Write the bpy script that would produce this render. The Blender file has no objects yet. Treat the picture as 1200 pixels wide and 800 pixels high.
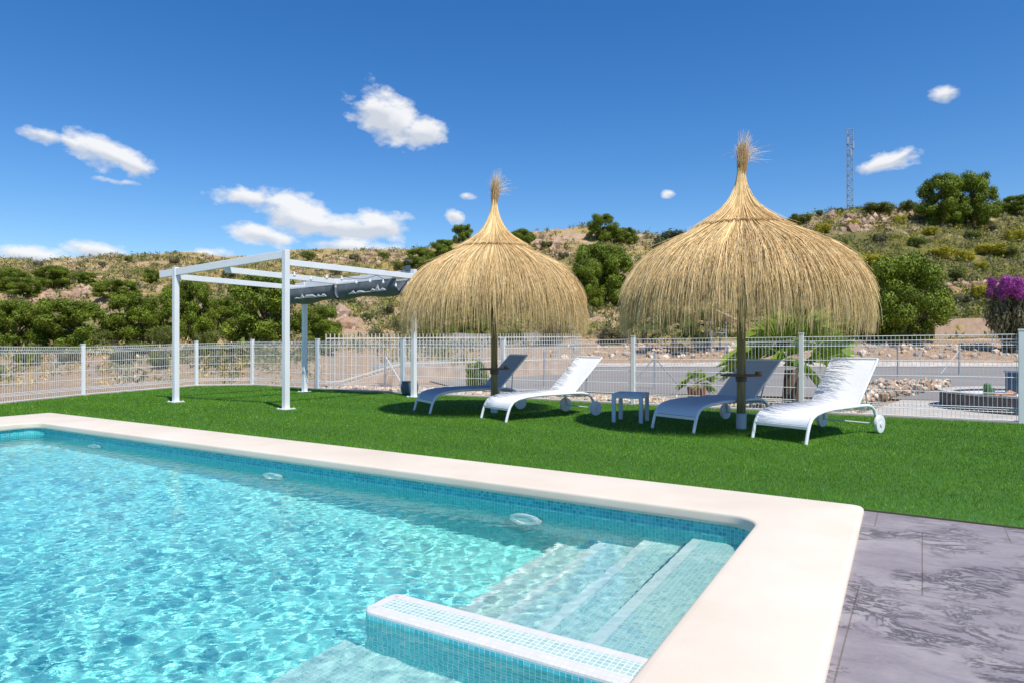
import bpy, bmesh, math, random
import numpy as np
from mathutils import Vector, Matrix, noise as mnoise
random.seed(7); RNG = np.random.default_rng(11)
sc = bpy.context.scene; COL = sc.collection
PI = math.pi
F, H = 800.0, 1.1          # focal length in photo pixels (1200 wide) and eye height
R = math.radians
SUN_EL, SUN_DIR = 59.0, (-0.52, 0.854)     # elevation, horizontal direction the light travels

# ------------------------------------------------------------------ materials
def new_mat(name):
    m = bpy.data.materials.new(name); m.use_nodes = True
    t = m.node_tree; b = t.nodes['Principled BSDF']
    return m, t, b
def N(t, kind, **kw):
    n = t.nodes.new(kind)
    for k, v in kw.items():
        if k.startswith('in_'): n.inputs[int(k[3:])].default_value = v
        else: setattr(n, k, v)
    return n
def ramp(t, fac, stops, interp='LINEAR'):
    r = N(t, 'ShaderNodeValToRGB'); r.color_ramp.interpolation = interp
    e = r.color_ramp.elements
    while len(e) > 1: e.remove(e[-1])
    e[0].position = stops[0][0]; e[0].color = (*stops[0][1], 1)
    for p, c in stops[1:]:
        x = e.new(p); x.color = (*c, 1)
    t.links.new(fac, r.inputs[0]); return r.outputs[0]
def nz(t, scale, detail=4, rough=.55, coord='Object', vec=None, dim=None):
    n = N(t, 'ShaderNodeTexNoise'); n.inputs['Scale'].default_value = scale
    n.inputs['Detail'].default_value = detail; n.inputs['Roughness'].default_value = rough
    if vec is None:
        tc = N(t, 'ShaderNodeTexCoord'); vec = tc.outputs[coord]
    t.links.new(vec, n.inputs['Vector']); return n.outputs[0]
def mathn(t, op, a, b=None, c=None):
    n = N(t, 'ShaderNodeMath', operation=op)
    for i, v in enumerate((a, b, c)):
        if v is None: continue
        if isinstance(v, (int, float)): n.inputs[i].default_value = v
        else: t.links.new(v, n.inputs[i])
    return n.outputs[0]
def mixc(t, fac, a, b, mode='MIX'):
    n = N(t, 'ShaderNodeMix', data_type='RGBA', blend_type=mode)
    for i, v in ((0, fac), (6, a), (7, b)):
        if isinstance(v, tuple): n.inputs[i].default_value = (*v, 1)
        elif isinstance(v, (int, float)): n.inputs[i].default_value = v
        else: t.links.new(v, n.inputs[i])
    return n.outputs[2]
def bump(t, b, h, strength=.3, dist=.01):
    n = N(t, 'ShaderNodeBump'); n.inputs['Strength'].default_value = strength; n.inputs['Distance'].default_value = dist
    t.links.new(h, n.inputs['Height']); t.links.new(n.outputs[0], b.inputs['Normal'])
def simple(name, col, rough=.5, var=.12, scale=6, bmp=0, metal=0, spec=None):
    m, t, b = new_mat(name)
    d = tuple(c * (1 - var) for c in col); l = tuple(min(1, c * (1 + var)) for c in col)
    f = nz(t, scale)
    t.links.new(ramp(t, f, [(.3, d), (.7, l)]), b.inputs['Base Color'])
    b.inputs['Roughness'].default_value = rough; b.inputs['Metallic'].default_value = metal
    if spec is not None: b.inputs['Specular IOR Level'].default_value = spec
    if bmp: bump(t, b, nz(t, scale * 8), bmp, .01)
    return m
M = {}
M['white_metal'] = simple('white_painted_metal', (.74, .76, .78), .35, .04, 3)
M['earth_wall'] = simple('rendered_plinth', (.48, .37, .29), .95, .2, 3, .5)
M['grey_wall'] = simple('grey_rendered_wall', (.33, .325, .30), .9, .12, 2, .3)
M['cream_metal'] = simple('cream_painted_metal', (.62, .60, .54), .45, .06, 5)
M['galv'] = simple('grey_metal', (.30, .33, .36), .45, .1, 5)
M['grey_post'] = simple('pale_grey_metal', (.55, .62, .68), .4, .06, 5)
M['sling_white'] = simple('white_sling', (.78, .80, .84), .75, .03, 30, .03)
M['sling_blue'] = simple('grey_blue_sling', (.36, .43, .54), .8, .05, 30, .03)
M['sling_pale'] = simple('pale_blue_sling', (.56, .64, .76), .8, .04, 30, .03)
M['plastic_white'] = simple('white_plastic', (.78, .80, .83), .45, .03, 4)
M['plastic_blue_shaded'] = simple('blue_and_shaded_white_plastic', (.50, .60, .70), .5, .04, 4)  # blue of the pole sleeve; on the white table it paints parasol shade
M['dark_plastic'] = simple('dark_plastic', (.03, .04, .05), .4, .2, 4)
M['navy'] = simple('navy_plastic', (.05, .09, .14), .4, .2, 4)
M['canvas'] = simple('grey_canvas', (.12, .14, .165), .9, .2, 9, .3)
M['canvas_lit'] = simple('lit_fold_canvas', (.42, .42, .44), .9, .15, 9, .3)  # paler canvas colour stands in for light on the creases
M['bulb'] = simple('milky_bulb', (.75, .76, .76), .2, .02, 4)
M['concrete'] = simple('concrete', (.46, .42, .38), .9, .18, 3, .4)
M['darkblock'] = simple('dark_block', (.13, .115, .115), .9, .25, 12, .5)
M['tan_roof'] = simple('tan_boards', (.50, .36, .26), .8, .15, 5, .3)
M['brown_wood'] = simple('brown_wood', (.20, .105, .05), .6, .25, 9, .3)
M['terracotta'] = simple('terracotta', (.30, .14, .09), .8, .2, 7, .3)
M['cactus'] = simple('cactus_green', (.07, .16, .06), .6, .25, 15, .4)

def m_pole():
    m, t, b = new_mat('weathered_pole')
    tc = N(t, 'ShaderNodeTexCoord'); mp = N(t, 'ShaderNodeMapping'); mp.inputs['Scale'].default_value = (22, 22, 1.6)
    t.links.new(tc.outputs['Object'], mp.inputs[0]); f = nz(t, 1.5, 5, .6, vec=mp.outputs[0])
    t.links.new(ramp(t, f, [(.3, (.12, .09, .04)), (.5, (.22, .17, .07)), (.75, (.33, .27, .13))]), b.inputs['Base Color'])
    b.inputs['Roughness'].default_value = .75; bump(t, b, f, .5, .01); return m
M['pole'] = m_pole()

def m_coping():
    m, t, b = new_mat('cream_coping')
    a = nz(t, 1.1, 6, .6); c = nz(t, 60, 2)
    col = ramp(t, a, [(.3, (.63, .54, .43)), (.5, (.68, .595, .49)), (.7, (.71, .64, .545))])
    col = mixc(t, mathn(t, 'MULTIPLY', c, .10), col, (.55, .45, .38))
    v = N(t, 'ShaderNodeTexVoronoi'); v.inputs['Scale'].default_value = 2.2
    tc = N(t, 'ShaderNodeTexCoord'); t.links.new(tc.outputs['Object'], v.inputs['Vector'])
    sp = mathn(t, 'LESS_THAN', v.outputs['Distance'], .008)
    t.links.new(mixc(t, mathn(t, 'MULTIPLY', sp, .7), col, (.12, .09, .08)), b.inputs['Base Color'])
    b.inputs['Roughness'].default_value = .8
    bump(t, b, nz(t, 130, 3), .25, .003); return m
M['coping'] = m_coping()

def m_mosaic(name, stops, grout, size=.0256, gw=.075, rough=.22, gr=1):
    m, t, b = new_mat(name)
    uv = N(t, 'ShaderNodeUVMap'); sep = N(t, 'ShaderNodeSeparateXYZ'); t.links.new(uv.outputs[0], sep.inputs[0])
    u = mathn(t, 'DIVIDE', sep.outputs[0], size); v = mathn(t, 'DIVIDE', sep.outputs[1], size)
    fu, fv = mathn(t, 'FLOOR', u), mathn(t, 'FLOOR', v)
    cm = N(t, 'ShaderNodeCombineXYZ'); t.links.new(fu, cm.inputs[0]); t.links.new(fv, cm.inputs[1])
    wn = N(t, 'ShaderNodeTexWhiteNoise', noise_dimensions='2D'); t.links.new(cm.outputs[0], wn.inputs['Vector'])
    col = ramp(t, wn.outputs['Value'], stops)
    eu = mathn(t, 'ABSOLUTE', mathn(t, 'SUBTRACT', mathn(t, 'FRACT', u), .5)); ev = mathn(t, 'ABSOLUTE', mathn(t, 'SUBTRACT', mathn(t, 'FRACT', v), .5))
    g = mathn(t, 'GREATER_THAN', mathn(t, 'MAXIMUM', eu, ev), .5 - gw)
    t.links.new(mixc(t, mathn(t, 'MULTIPLY', g, gr), col, grout), b.inputs['Base Color'])
    t.links.new(ramp(t, g, [(0, (rough,) * 3), (1, (.8,) * 3)]), b.inputs['Roughness'])
    bump(t, b, mathn(t, 'SUBTRACT', 1, g), .3, .002); return m
M['tile_wall'] = m_mosaic('shade_tinted_wall_mosaic', [(0, (.008, .31, .36)), (.35, (.018, .39, .44)), (.7, (.04, .47, .51)), (1, (.09, .56, .58))], (.26, .56, .60), gw=.06)  # pale mosaic deepened to teal, shade of upright faces put in colour
M['tile_floor'] = m_mosaic('depth_tinted_floor_mosaic', [(0, (.15, .70, .67)), (.5, (.21, .77, .72)), (1, (.33, .83, .77))], (.50, .84, .80), gw=.06)  # cyan cast of deep water put into the tile colour
M['tile_step'] = m_mosaic('pale_step_mosaic', [(0, (.33, .58, .56)), (.4, (.42, .66, .63)), (1, (.50, .72, .68))], (.66, .77, .74), gw=.07)
M['tile_divider'] = m_mosaic('water_tinted_divider_mosaic', [(0, (.03, .46, .52)), (.5, (.05, .56, .62)), (1, (.12, .64, .68))], (.55, .74, .74), gw=.065)  # same mosaic as the top, with the water's tint coloured in
M['tile_top'] = m_mosaic('pale_aqua_top_mosaic', [(0, (.34, .50, .47)), (.5, (.40, .56, .52)), (1, (.46, .61, .56))], (.74, .80, .77), gw=.07)
M['tile_rim'] = m_mosaic('white_rim_mosaic', [(0, (.64, .65, .63)), (1, (.70, .70, .69))], (.60, .54, .50), gw=.05)
M['nosing'] = m_mosaic('white_nosing_mosaic', [(0, (.66, .76, .73)), (1, (.74, .80, .77))], (.7, .78, .76), gw=.05)

def m_water():
    m = bpy.data.materials.new('pool_water'); m.use_nodes = True; t = m.node_tree; t.nodes.clear()
    o = N(t, 'ShaderNodeOutputMaterial'); g = N(t, 'ShaderNodeBsdfGlass'); g.inputs['IOR'].default_value = 1.33
    g.inputs['Roughness'].default_value = 0; g.inputs['Color'].default_value = (.93, 1, 1, 1)
    f = nz(t, 15, 3, .55); b_ = N(t, 'ShaderNodeBump'); b_.inputs['Strength'].default_value = .3; b_.inputs['Distance'].default_value = .006
    t.links.new(f, b_.inputs['Height']); t.links.new(b_.outputs[0], g.inputs['Normal'])
    t.links.new(g.outputs[0], o.inputs[0]); return m
M['water'] = m_water()

def m_patio():
    m, t, b = new_mat('stamped_concrete')
    tc = N(t, 'ShaderNodeTexCoord'); mp = N(t, 'ShaderNodeMapping'); mp.inputs['Rotation'].default_value = (0, 0, R(31))
    t.links.new(tc.outputs['Object'], mp.inputs[0]); vec = mp.outputs[0]
    mp2 = N(t, 'ShaderNodeMapping'); mp2.inputs['Scale'].default_value = (.85, 1.7, 1); t.links.new(vec, mp2.inputs[0])
    a = nz(t, 1.1, 5, .6, vec=vec)
    d = N(t, 'ShaderNodeTexNoise'); d.inputs['Scale'].default_value = 5.2; d.inputs['Detail'].default_value = 13; d.inputs['Roughness'].default_value = .78; d.inputs['Distortion'].default_value = .9
    t.links.new(mp2.outputs[0], d.inputs['Vector'])
    vein = mathn(t, 'ABSOLUTE', mathn(t, 'SUBTRACT', d.outputs[0], .5))
    big = ramp(t, a, [(.28, (.20, .172, .192)), (.42, (.255, .226, .243)), (.56, (.31, .28, .29)), (.75, (.38, .35, .335))])
    vm = ramp(t, vein, [(0, (1, 1, 1)), (.008, (.6,) * 3), (.028, (0, 0, 0))])
    patch = ramp(t, nz(t, 2.1, 4, vec=vec), [(.46, (0, 0, 0)), (.62, (1, 1, 1))])
    vf = mathn(t, 'MULTIPLY', vm, patch)
    rel_ = ramp(t, d.outputs[0], [(.28, (.66, .63, .70)), (.44, (.90, .88, .92)), (.56, (1.06, 1.05, 1.04)), (.74, (1.22, 1.2, 1.16))])
    col = mixc(t, 1.0, big, rel_, 'MULTIPLY')
    col = mixc(t, mathn(t, 'MULTIPLY', vf, .38), col, (.12, .10, .135))
    g2 = nz(t, 55, 3); col = mixc(t, mathn(t, 'MULTIPLY', g2, .22), col, (.42, .38, .36))
    br = N(t, 'ShaderNodeTexBrick'); br.offset = .37; br.inputs['Scale'].default_value = 1; br.inputs['Mortar Size'].default_value = .0028
    br.inputs['Brick Width'].default_value = .66; br.inputs['Row Height'].default_value = 1.15
    t.links.new(vec, br.inputs['Vector'])
    col = mixc(t, mathn(t, 'MULTIPLY', br.outputs['Fac'], .75), col, (.17, .13, .10))
    t.links.new(col, b.inputs['Base Color']); b.inputs['Roughness'].default_value = .62
    hgt = mathn(t, 'SUBTRACT', mathn(t, 'MULTIPLY', d.outputs[0], .8), mathn(t, 'ADD', br.outputs['Fac'], mathn(t, 'MULTIPLY', vf, .5)))
    bump(t, b, hgt, .9, .012); return m
M['patio'] = m_patio()

def m_attr(name, rough=.9, translucent=.0, bright=1.0, nscale=None):
    """colour comes from the 'tint' attribute the mesh carries per strand / leaf"""
    m, t, b = new_mat(name)
    a = N(t, 'ShaderNodeAttribute'); a.attribute_name = 'tint'
    col = a.outputs['Color']
    if nscale:
        f = nz(t, nscale, 3); col = mixc(t, 1.0, col, ramp(t, f, [(.3, (.72, .72, .72)), (.7, (1.25, 1.2, 1.1))]), 'MULTIPLY')
    t.links.new(col, b.inputs['Base Color']); b.inputs['Roughness'].default_value = rough
    b.inputs['Specular IOR Level'].default_value = .25
    if translucent:
        tr = N(t, 'ShaderNodeBsdfTranslucent'); mx = N(t, 'ShaderNodeMixShader'); mx.inputs[0].default_value = translucent
        t.links.new(col, tr.inputs[0]); t.links.new(b.outputs[0], mx.inputs[1]); t.links.new(tr.outputs[0], mx.inputs[2])
        t.links.new(mx.outputs[0], t.nodes['Material Output'].inputs[0])
    return m
M['straw'] = m_attr('straw', .7, .18)
M['leaf'] = m_attr('leaves', .6, .14, nscale=1.1)
M['scrub'] = m_attr('scrub', .85, .2)
M['blade'] = m_attr('turf_blades', .55, .25)
M['blade'].node_tree.nodes['Principled BSDF'].inputs['Specular IOR Level'].default_value = .06
M['stone'] = m_attr('stones', .9, 0, nscale=6)
M['straw_under'] = simple('straw_mat', (.25, .155, .065), .9, .3, 25, .6)
M['bark'] = simple('bark', (.12, .08, .055), .9, .3, 8, .6)
M['rope'] = simple('twisted_rope', (.27, .16, .06), .9, .3, 60, .6)

def m_turf():
    m, t, b = new_mat('artificial_turf')
    f = nz(t, 150, 3, .7); g = nz(t, 1.2, 4)
    mp = N(t, 'ShaderNodeMapping'); tc = N(t, 'ShaderNodeTexCoord'); mp.inputs['Rotation'].default_value = (0, 0, R(30)); t.links.new(tc.outputs['Object'], mp.inputs[0])
    col = ramp(t, f, [(.3, (.015, .06, .004)), (.55, (.045, .16, .012)), (.8, (.10, .27, .024))])
    col = mixc(t, mathn(t, 'MULTIPLY', g, .35), col, (.06, .20, .02))
    t.links.new(col, b.inputs['Base Color']); b.inputs['Roughness'].default_value = .8
    bump(t, b, f, .8, .01); return m
M['turf'] = m_turf()

def m_asphalt():
    m, t, b = new_mat('pale_asphalt')
    f = nz(t, .5, 5); g = nz(t, 40, 3)
    col = ramp(t, f, [(.3, (.225, .205, .19)), (.7, (.29, .265, .245))])
    t.links.new(mixc(t, mathn(t, 'MULTIPLY', g, .25), col, (.14, .13, .13)), b.inputs['Base Color']); b.inputs['Roughness'].default_value = .9
    bump(t, b, g, .4, .01); return m
M['asphalt'] = m_asphalt()

def m_earth():
    m, t, b = new_mat('dry_hillside')
    tc = N(t, 'ShaderNodeTexCoord'); v = tc.outputs['Object']
    at = N(t, 'ShaderNodeAttribute'); at.attribute_name = 'zone'      # x = greenness, y = bare earth
    sp = N(t, 'ShaderNodeSeparateColor'); t.links.new(at.outputs['Color'], sp.inputs[0])
    n1 = nz(t, .35, 8, .68, vec=v); n2 = nz(t, 1.6, 8, .7, vec=v); n3 = nz(t, .16, 5, .6, vec=v); n4 = nz(t, 7, 6, .7, vec=v)
    dry = ramp(t, n2, [(.25, (.30, .22, .075)), (.45, (.46, .34, .125)), (.6, (.56, .43, .18)), (.8, (.64, .52, .26))])
    earth = ramp(t, n4, [(.25, (.40, .26, .16)), (.5, (.60, .42, .28)), (.75, (.72, .55, .41))])
    green = ramp(t, n4, [(.3, (.08, .09, .022)), (.55, (.16, .17, .045)), (.8, (.27, .26, .09))])
    gf = ramp(t, mathn(t, 'ADD', mathn(t, 'MULTIPLY', n1, .75), mathn(t, 'MULTIPLY', sp.outputs[0], .5)), [(.54, (0, 0, 0)), (.62, (1, 1, 1))])
    ef = ramp(t, mathn(t, 'ADD', mathn(t, 'MULTIPLY', n3, .8), mathn(t, 'MULTIPLY', sp.outputs[1], .6)), [(.55, (0, 0, 0)), (.63, (1, 1, 1))])
    col = mixc(t, ef, dry, earth); col = mixc(t, mathn(t, 'MULTIPLY', gf, .85), col, green)
    t.links.new(col, b.inputs['Base Color']); b.inputs['Roughness'].default_value = .95; b.inputs['Specular IOR Level'].default_value = .1
    bump(t, b, mathn(t, 'ADD', n2, mathn(t, 'MULTIPLY', n4, .4)), 1.0, .45); return m
M['earth'] = m_earth()

# ------------------------------------------------------------------ object helpers
def tag(o, label=None, cat=None, group=None, kind=None):
    if label: o['label'] = label
    if cat: o['category'] = cat
    if group: o['group'] = group
    if kind: o['kind'] = kind
    return o
def thing(name, label, cat, loc=(0, 0, 0), rz=0, group=None):
    o = bpy.data.objects.new(name, None); COL.objects.link(o); o.location = loc; o.rotation_euler = (0, 0, rz)
    o.empty_display_size = .2
    return tag(o, label, cat, group)
def link(name, me, mats, parent=None, loc=None):
    o = bpy.data.objects.new(name, me); COL.objects.link(o)
    if not me.materials:
        for m in (mats if isinstance(mats, (list, tuple)) else [mats]): me.materials.append(m)
    if parent: o.parent = parent
    if loc is not None: o.location = loc
    return o
def np_mesh(name, co, faces, smooth=False, tint=None, attr='tint'):
    """co (n,3), faces (m,k) with constant k"""
    co = np.asarray(co, np.float32); faces = np.asarray(faces, np.int32)
    me = bpy.data.meshes.new(name); k = faces.shape[1]
    me.vertices.add(len(co)); me.vertices.foreach_set('co', co.ravel())
    me.loops.add(faces.size); me.loops.foreach_set('vertex_index', faces.ravel())
    me.polygons.add(len(faces)); me.polygons.foreach_set('loop_start', np.arange(0, faces.size, k, dtype=np.int32))
    me.polygons.foreach_set('use_smooth', np.full(len(faces), smooth))
    if tint is not None:
        a = me.attributes.new(attr, 'FLOAT_COLOR', 'POINT')
        c = np.ones((len(co), 4), np.float32); c[:, :3] = tint; a.data.foreach_set('color', c.ravel())
    me.update(calc_edges=True); me.validate(); return me
class MB:
    def __init__(s): s.v = []; s.f = []; s.uv = {}; s.mi = {}
    def add(s, vs, fs, mi=0):
        o = len(s.v); s.v += [tuple(p) for p in vs]
        for f in fs:
            s.mi[len(s.f)] = mi; s.f.append([i + o for i in f])
        return s
    def box(s, c, d, rz=0, ax=None, mi=0):
        x, y, z = d[0] / 2, d[1] / 2, d[2] / 2
        m = ax if ax is not None else Matrix.Rotation(rz, 3, 'Z'); c = Vector(c)
        vs = [c + m @ Vector(p) for p in ((-x, -y, -z), (x, -y, -z), (x, y, -z), (-x, y, -z), (-x, -y, z), (x, -y, z), (x, y, z), (-x, y, z))]
        return s.add(vs, [(0, 3, 2, 1), (4, 5, 6, 7), (0, 1, 5, 4), (1, 2, 6, 5), (2, 3, 7, 6), (3, 0, 4, 7)], mi)
    def bar(s, a, b, w, h=None, mi=0):
        a, b = Vector(a), Vector(b); h = h or w; d = (b - a); L = d.length; d.normalize()
        up = Vector((0, 0, 1)) if abs(d.z) < .95 else Vector((0, 1, 0))
        y = up.cross(d).normalized(); z = d.cross(y)
        m = Matrix((d, y, z)).transposed(); return s.box((a + b) / 2, (L, w, h), ax=m, mi=mi)
    def tube(s, pts, r, n=10, cap=True, mi=0):
        pts = [Vector(p) for p in pts]; rs = r if isinstance(r, (list, tuple)) else [r] * len(pts)
        vs = []; prev = None
        for i, p in enumerate(pts):
            d = (pts[min(i + 1, len(pts) - 1)] - pts[max(i - 1, 0)]).normalized()
            if prev is None:
                up = Vector((0, 0, 1)) if abs(d.z) < .9 else Vector((0, 1, 0)); y = up.cross(d).normalized()
            else: y = (prev - d * prev.dot(d)).normalized()
            prev = y; z = d.cross(y)
            for k in range(n):
                a = 2 * PI * k / n; vs.append(p + (y * math.cos(a) + z * math.sin(a)) * rs[i])
        fs = [(i * n + k, i * n + (k + 1) % n, (i + 1) * n + (k + 1) % n, (i + 1) * n + k) for i in range(len(pts) - 1) for k in range(n)]
        if cap: fs += [tuple(range(n - 1, -1, -1)), tuple(range((len(pts) - 1) * n, len(pts) * n))]
        return s.add(vs, fs, mi)
    def lathe(s, prof, n=24, c=(0, 0, 0), mi=0, cap=False):
        vs = [(c[0] + r * math.cos(2 * PI * k / n), c[1] + r * math.sin(2 * PI * k / n), c[2] + z) for r, z in prof for k in range(n)]
        fs = [(i * n + k, i * n + (k + 1) % n, (i + 1) * n + (k + 1) % n, (i + 1) * n + k) for i in range(len(prof) - 1) for k in range(n)]
        if cap: fs += [tuple(range(n - 1, -1, -1)), tuple(range((len(prof) - 1) * n, len(prof) * n))]
        return s.add(vs, fs, mi)
    def rings(s, rings, close=True, mi=0):
        n = len(rings[0]); vs = [p for r in rings for p in r]
        fs = [(i * n + k, i * n + (k + 1) % n, (i + 1) * n + (k + 1) % n, (i + 1) * n + k) for i in range(len(rings) - 1) for k in range(n if close else n - 1)]
        return s.add(vs, fs, mi)
    def build(s, name, mats, parent=None, smooth=False, bevel=0, loc=None, angle=40):
        me = bpy.data.meshes.new(name); me.from_pydata(s.v, [], s.f)
        mats = mats if isinstance(mats, (list, tuple)) else [mats]
        for m in mats: me.materials.append(m)
        if len(mats) > 1: me.polygons.foreach_set('material_index', [s.mi[i] for i in range(len(s.f))])
        bm = bmesh.new(); bm.from_mesh(me); bmesh.ops.recalc_face_normals(bm, faces=bm.faces); bm.to_mesh(me); bm.free()
        if smooth:
            me.polygons.foreach_set('use_smooth', [True] * len(me.polygons)); me.set_sharp_from_angle(angle=R(angle))
        o = link(name, me, mats, parent, loc)
        if bevel:
            b = o.modifiers.new('bevel', 'BEVEL'); b.width = bevel; b.segments = 2; b.limit_method = 'ANGLE'; b.angle_limit = R(40)
        return o
def children(o): return [c for c in bpy.data.objects if c.parent == o]
def copy_tree(o, parent=None):
    c = o.copy(); COL.objects.link(c)
    if parent: c.parent = parent
    for ch in KIDS.get(o.name, None) or children(o): copy_tree(ch, c)
    return c
KIDS = {}

def ground(px, py, z=0.0):
    Y = F * (H - z) / (py - 400); return Vector(((px - 600) * Y / F, Y, z))
C0 = ground(1013, 592, .03)
U = Vector((.8455, -.534, 0)); V = Vector((.4965, .868, 0))
def pc(a, b, z=0): return Vector((C0.x, C0.y, 0)) + U * a + V * b + Vector((0, 0, z))

# ------------------------------------------------------------------ swimming pool
AI0, AI1, BI0, BI1 = -9.80, -.534, -5.6, -.70      # inner edge of the coping
WZ = -.12
def outline(e, r, z, n=10):
    """rounded inner outline grown outward by e"""
    return rrect(AI0 - e, AI1 + e, BI0 - e, BI1 + e, r, z, n)
def rrect(a0, a1, b0, b1, r, z, n=10):
    pts = []
    for (ca, cb, t0) in ((a1 - r, b1 - r, 0), (a0 + r, b1 - r, PI / 2), (a0 + r, b0 + r, PI), (a1 - r, b0 + r, 1.5 * PI)):
        for k in range(n + 1):
            t = t0 + PI / 2 * k / n; pts.append(pc(ca + r * math.cos(t), cb + r * math.sin(t), z))
    return pts
def outer(i, z): return rrect(-10.95 + i, 0 - i, -6.3 + i, 0 - i, .05, z)
pool = thing('swimming_pool', 'large rectangular swimming pool tiled in turquoise mosaic with a cream stone edge', 'swimming pool', (0, 0, 0))
mb = MB()
mb.rings([outer(0, -.14), outer(0, .005), outer(.004, .020), outer(.014, .031), outer(.032, .036),
          outline(.04, .235, .036), outline(.018, .215, .0355), outline(.008, .206, .032), outline(.002, .202, .025), outline(0, .2, .015), outline(0, .2, -.018), outline(0, .2, -.036), outline(.006, .203, -.043), outline(.05, .24, -.046)])
mb.build('coping', M['coping'], pool, smooth=True, angle=70)
def uvmesh(name, quads, mat, parent, smooth=False):
    """quads: (4 points, 4 uvs)"""
    me = bpy.data.meshes.new(name); vs = []; fs = []; uvs = []
    for ps, us in quads:
        o = len(vs); vs += [tuple(p) for p in ps]; fs.append(tuple(range(o, o + len(ps)))); uvs += us
    me.from_pydata(vs, [], fs); l = me.uv_layers.new(name='UVMap')
    for i, u in enumerate(uvs): l.data[i].uv = u
    o = link(name, me, mat, parent)
    o.cycles.is_caustics_receiver = True
    return o
ring = outline(.022, .22, 0); L = 0; q = []
for i in range(len(ring)):
    p0, p1 = ring[i], ring[(i + 1) % len(ring)]; d = (p1 - p0).length
    q.append(([p0 + Vector((0, 0, -.040)), p1 + Vector((0, 0, -.040)), p1 + Vector((0, 0, -1.42)), p0 + Vector((0, 0, -1.42))], [(L, -.026), (L + d, -.026), (L + d, -1.42), (L, -1.42)])); L += d
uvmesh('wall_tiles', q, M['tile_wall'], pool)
def flat(a0, a1, b0, b1, z): return ([pc(a0, b0, z), pc(a1, b0, z), pc(a1, b1, z), pc(a0, b1, z)], [(a0, b0), (a1, b0), (a1, b1), (a0, b1)])
def face_a(a, b0, b1, z0, z1): return ([pc(a, b0, z0), pc(a, b1, z0), pc(a, b1, z1), pc(a, b0, z1)], [(b0, z0), (b1, z0), (b1, z1), (b0, z1)])
def face_b(b, a0, a1, z0, z1): return ([pc(a0, b, z0), pc(a1, b, z0), pc(a1, b, z1), pc(a0, b, z1)], [(a0, z0), (a1, z0), (a1, z1), (a0, z1)])
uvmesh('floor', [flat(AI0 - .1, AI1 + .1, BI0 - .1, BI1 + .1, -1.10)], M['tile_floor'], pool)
DB0, DB1, DA = -2.80, -2.565, -1.87       # low dividing wall beside the steps
noses = [-.95, -1.28, -1.61, -1.94]; zs = [-.26, -.46, -.66, -.86]
prev = AI1 + .022
for k, (a, z) in enumerate(zip(noses, zs)):
    st = uvmesh('step', [flat(a, prev, DB1 - .05, BI1 + .022, z), face_a(a, DB1 - .05, BI1 + .022, -1.4, z)], M['tile_step'], pool)
    uvmesh('nosing', [flat(a - .003, a + .06, DB1 - .05, BI1 + .02, z + .003), face_a(a - .003, DB1 - .05, BI1 + .02, z - .03, z + .003)], M['nosing'], st)
    prev = a
uvmesh('bench', [flat(-1.98, AI1 + .022, -3.7, DB0 + .01, -.44), face_a(-1.98, -3.7, DB0 + .01, -1.4, -.44), face_b(-3.7, -1.98, AI1 + .022, -1.4, -.44)], M['tile_step'], pool)
# divider: rounded left end
TOPZ = -.082; r = .05; aR = AI1 + .02
def dline(e, z, n=6):
    pts = [pc(aR, DB0 - e, z)]; L = [0]
    rr = r + e
    for k in range(n + 1):
        t = -PI / 2 - PI / 2 * k / n; pts.append(pc(DA + r + rr * math.cos(t), DB0 + r + rr * math.sin(t), z))
    for k in range(n + 1):
        t = PI - PI / 2 * k / n; pts.append(pc(DA + r + rr * math.cos(t), DB1 - r + rr * math.sin(t), z))
    pts.append(pc(aR, DB1 + e, z)); return pts
base = dline(0, 0); q = []; acc = 0
for i in range(len(base) - 1):
    p0, p1 = base[i], base[i + 1]; d = (p1 - p0).length
    q.append(([p0 + Vector((0, 0, -1.4)), p1 + Vector((0, 0, -1.4)), p1 + Vector((0, 0, TOPZ - .016)), p0 + Vector((0, 0, TOPZ - .016))], [(acc, -1.4), (acc + d, -1.4), (acc + d, TOPZ - .016), (acc, TOPZ - .016)])); acc += d
dv = uvmesh('divider_wall', q, M['tile_divider'], pool)
q = []
rs = [dline(0, TOPZ - .016), dline(-.002, TOPZ - .007), dline(-.008, TOPZ - .001), dline(-.06, TOPZ)]
acc = 0
for i in range(len(base) - 1):
    d = (base[i + 1] - base[i]).length; w = [0, .01, .02, .058]
    for j in range(3):
        q.append(([rs[j][i], rs[j][i + 1], rs[j + 1][i + 1], rs[j + 1][i]], [(acc, w[j]), (acc + d, w[j]), (acc + d, w[j + 1]), (acc, w[j + 1])]))
    acc += d
uvmesh('rim', q, M['tile_rim'], dv)
uvmesh('top_tiles', [flat(DA + .06, aR, DB0 + .06, DB1 - .06, TOPZ)], M['tile_top'], dv)
def pool_light(a, z=-.43):
    p = pc(a, BI1 + .012, z); n = Vector((U.y, -U.x, 0)) * 1.0
    n = Vector((-.534, -.8455, 0)); t = U.copy()
    mb = MB(); prof = [(.135, .0), (.135, .018), (.12, .034), (.085, .036), (.075, .024), (.02, .03), (0.001, .031)]
    vs = []; n_ = 28
    for rr, h in prof:
        for k in range(n_):
            g = 2 * PI * k / n_; vs.append(p + t * (rr * math.cos(g)) + Vector((0, 0, rr * math.sin(g))) + n * h)
    mb.add(vs, [(i * n_ + k, i * n_ + (k + 1) % n_, (i + 1) * n_ + (k + 1) % n_, (i + 1) * n_ + k) for i in range(len(prof) - 1) for k in range(n_)])
    o = mb.build('underwater_light', M['plastic_white'], pool, smooth=True); o.cycles.is_caustics_receiver = True
for a in (-2.20, -5.02, -8.3): pool_light(a)
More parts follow.
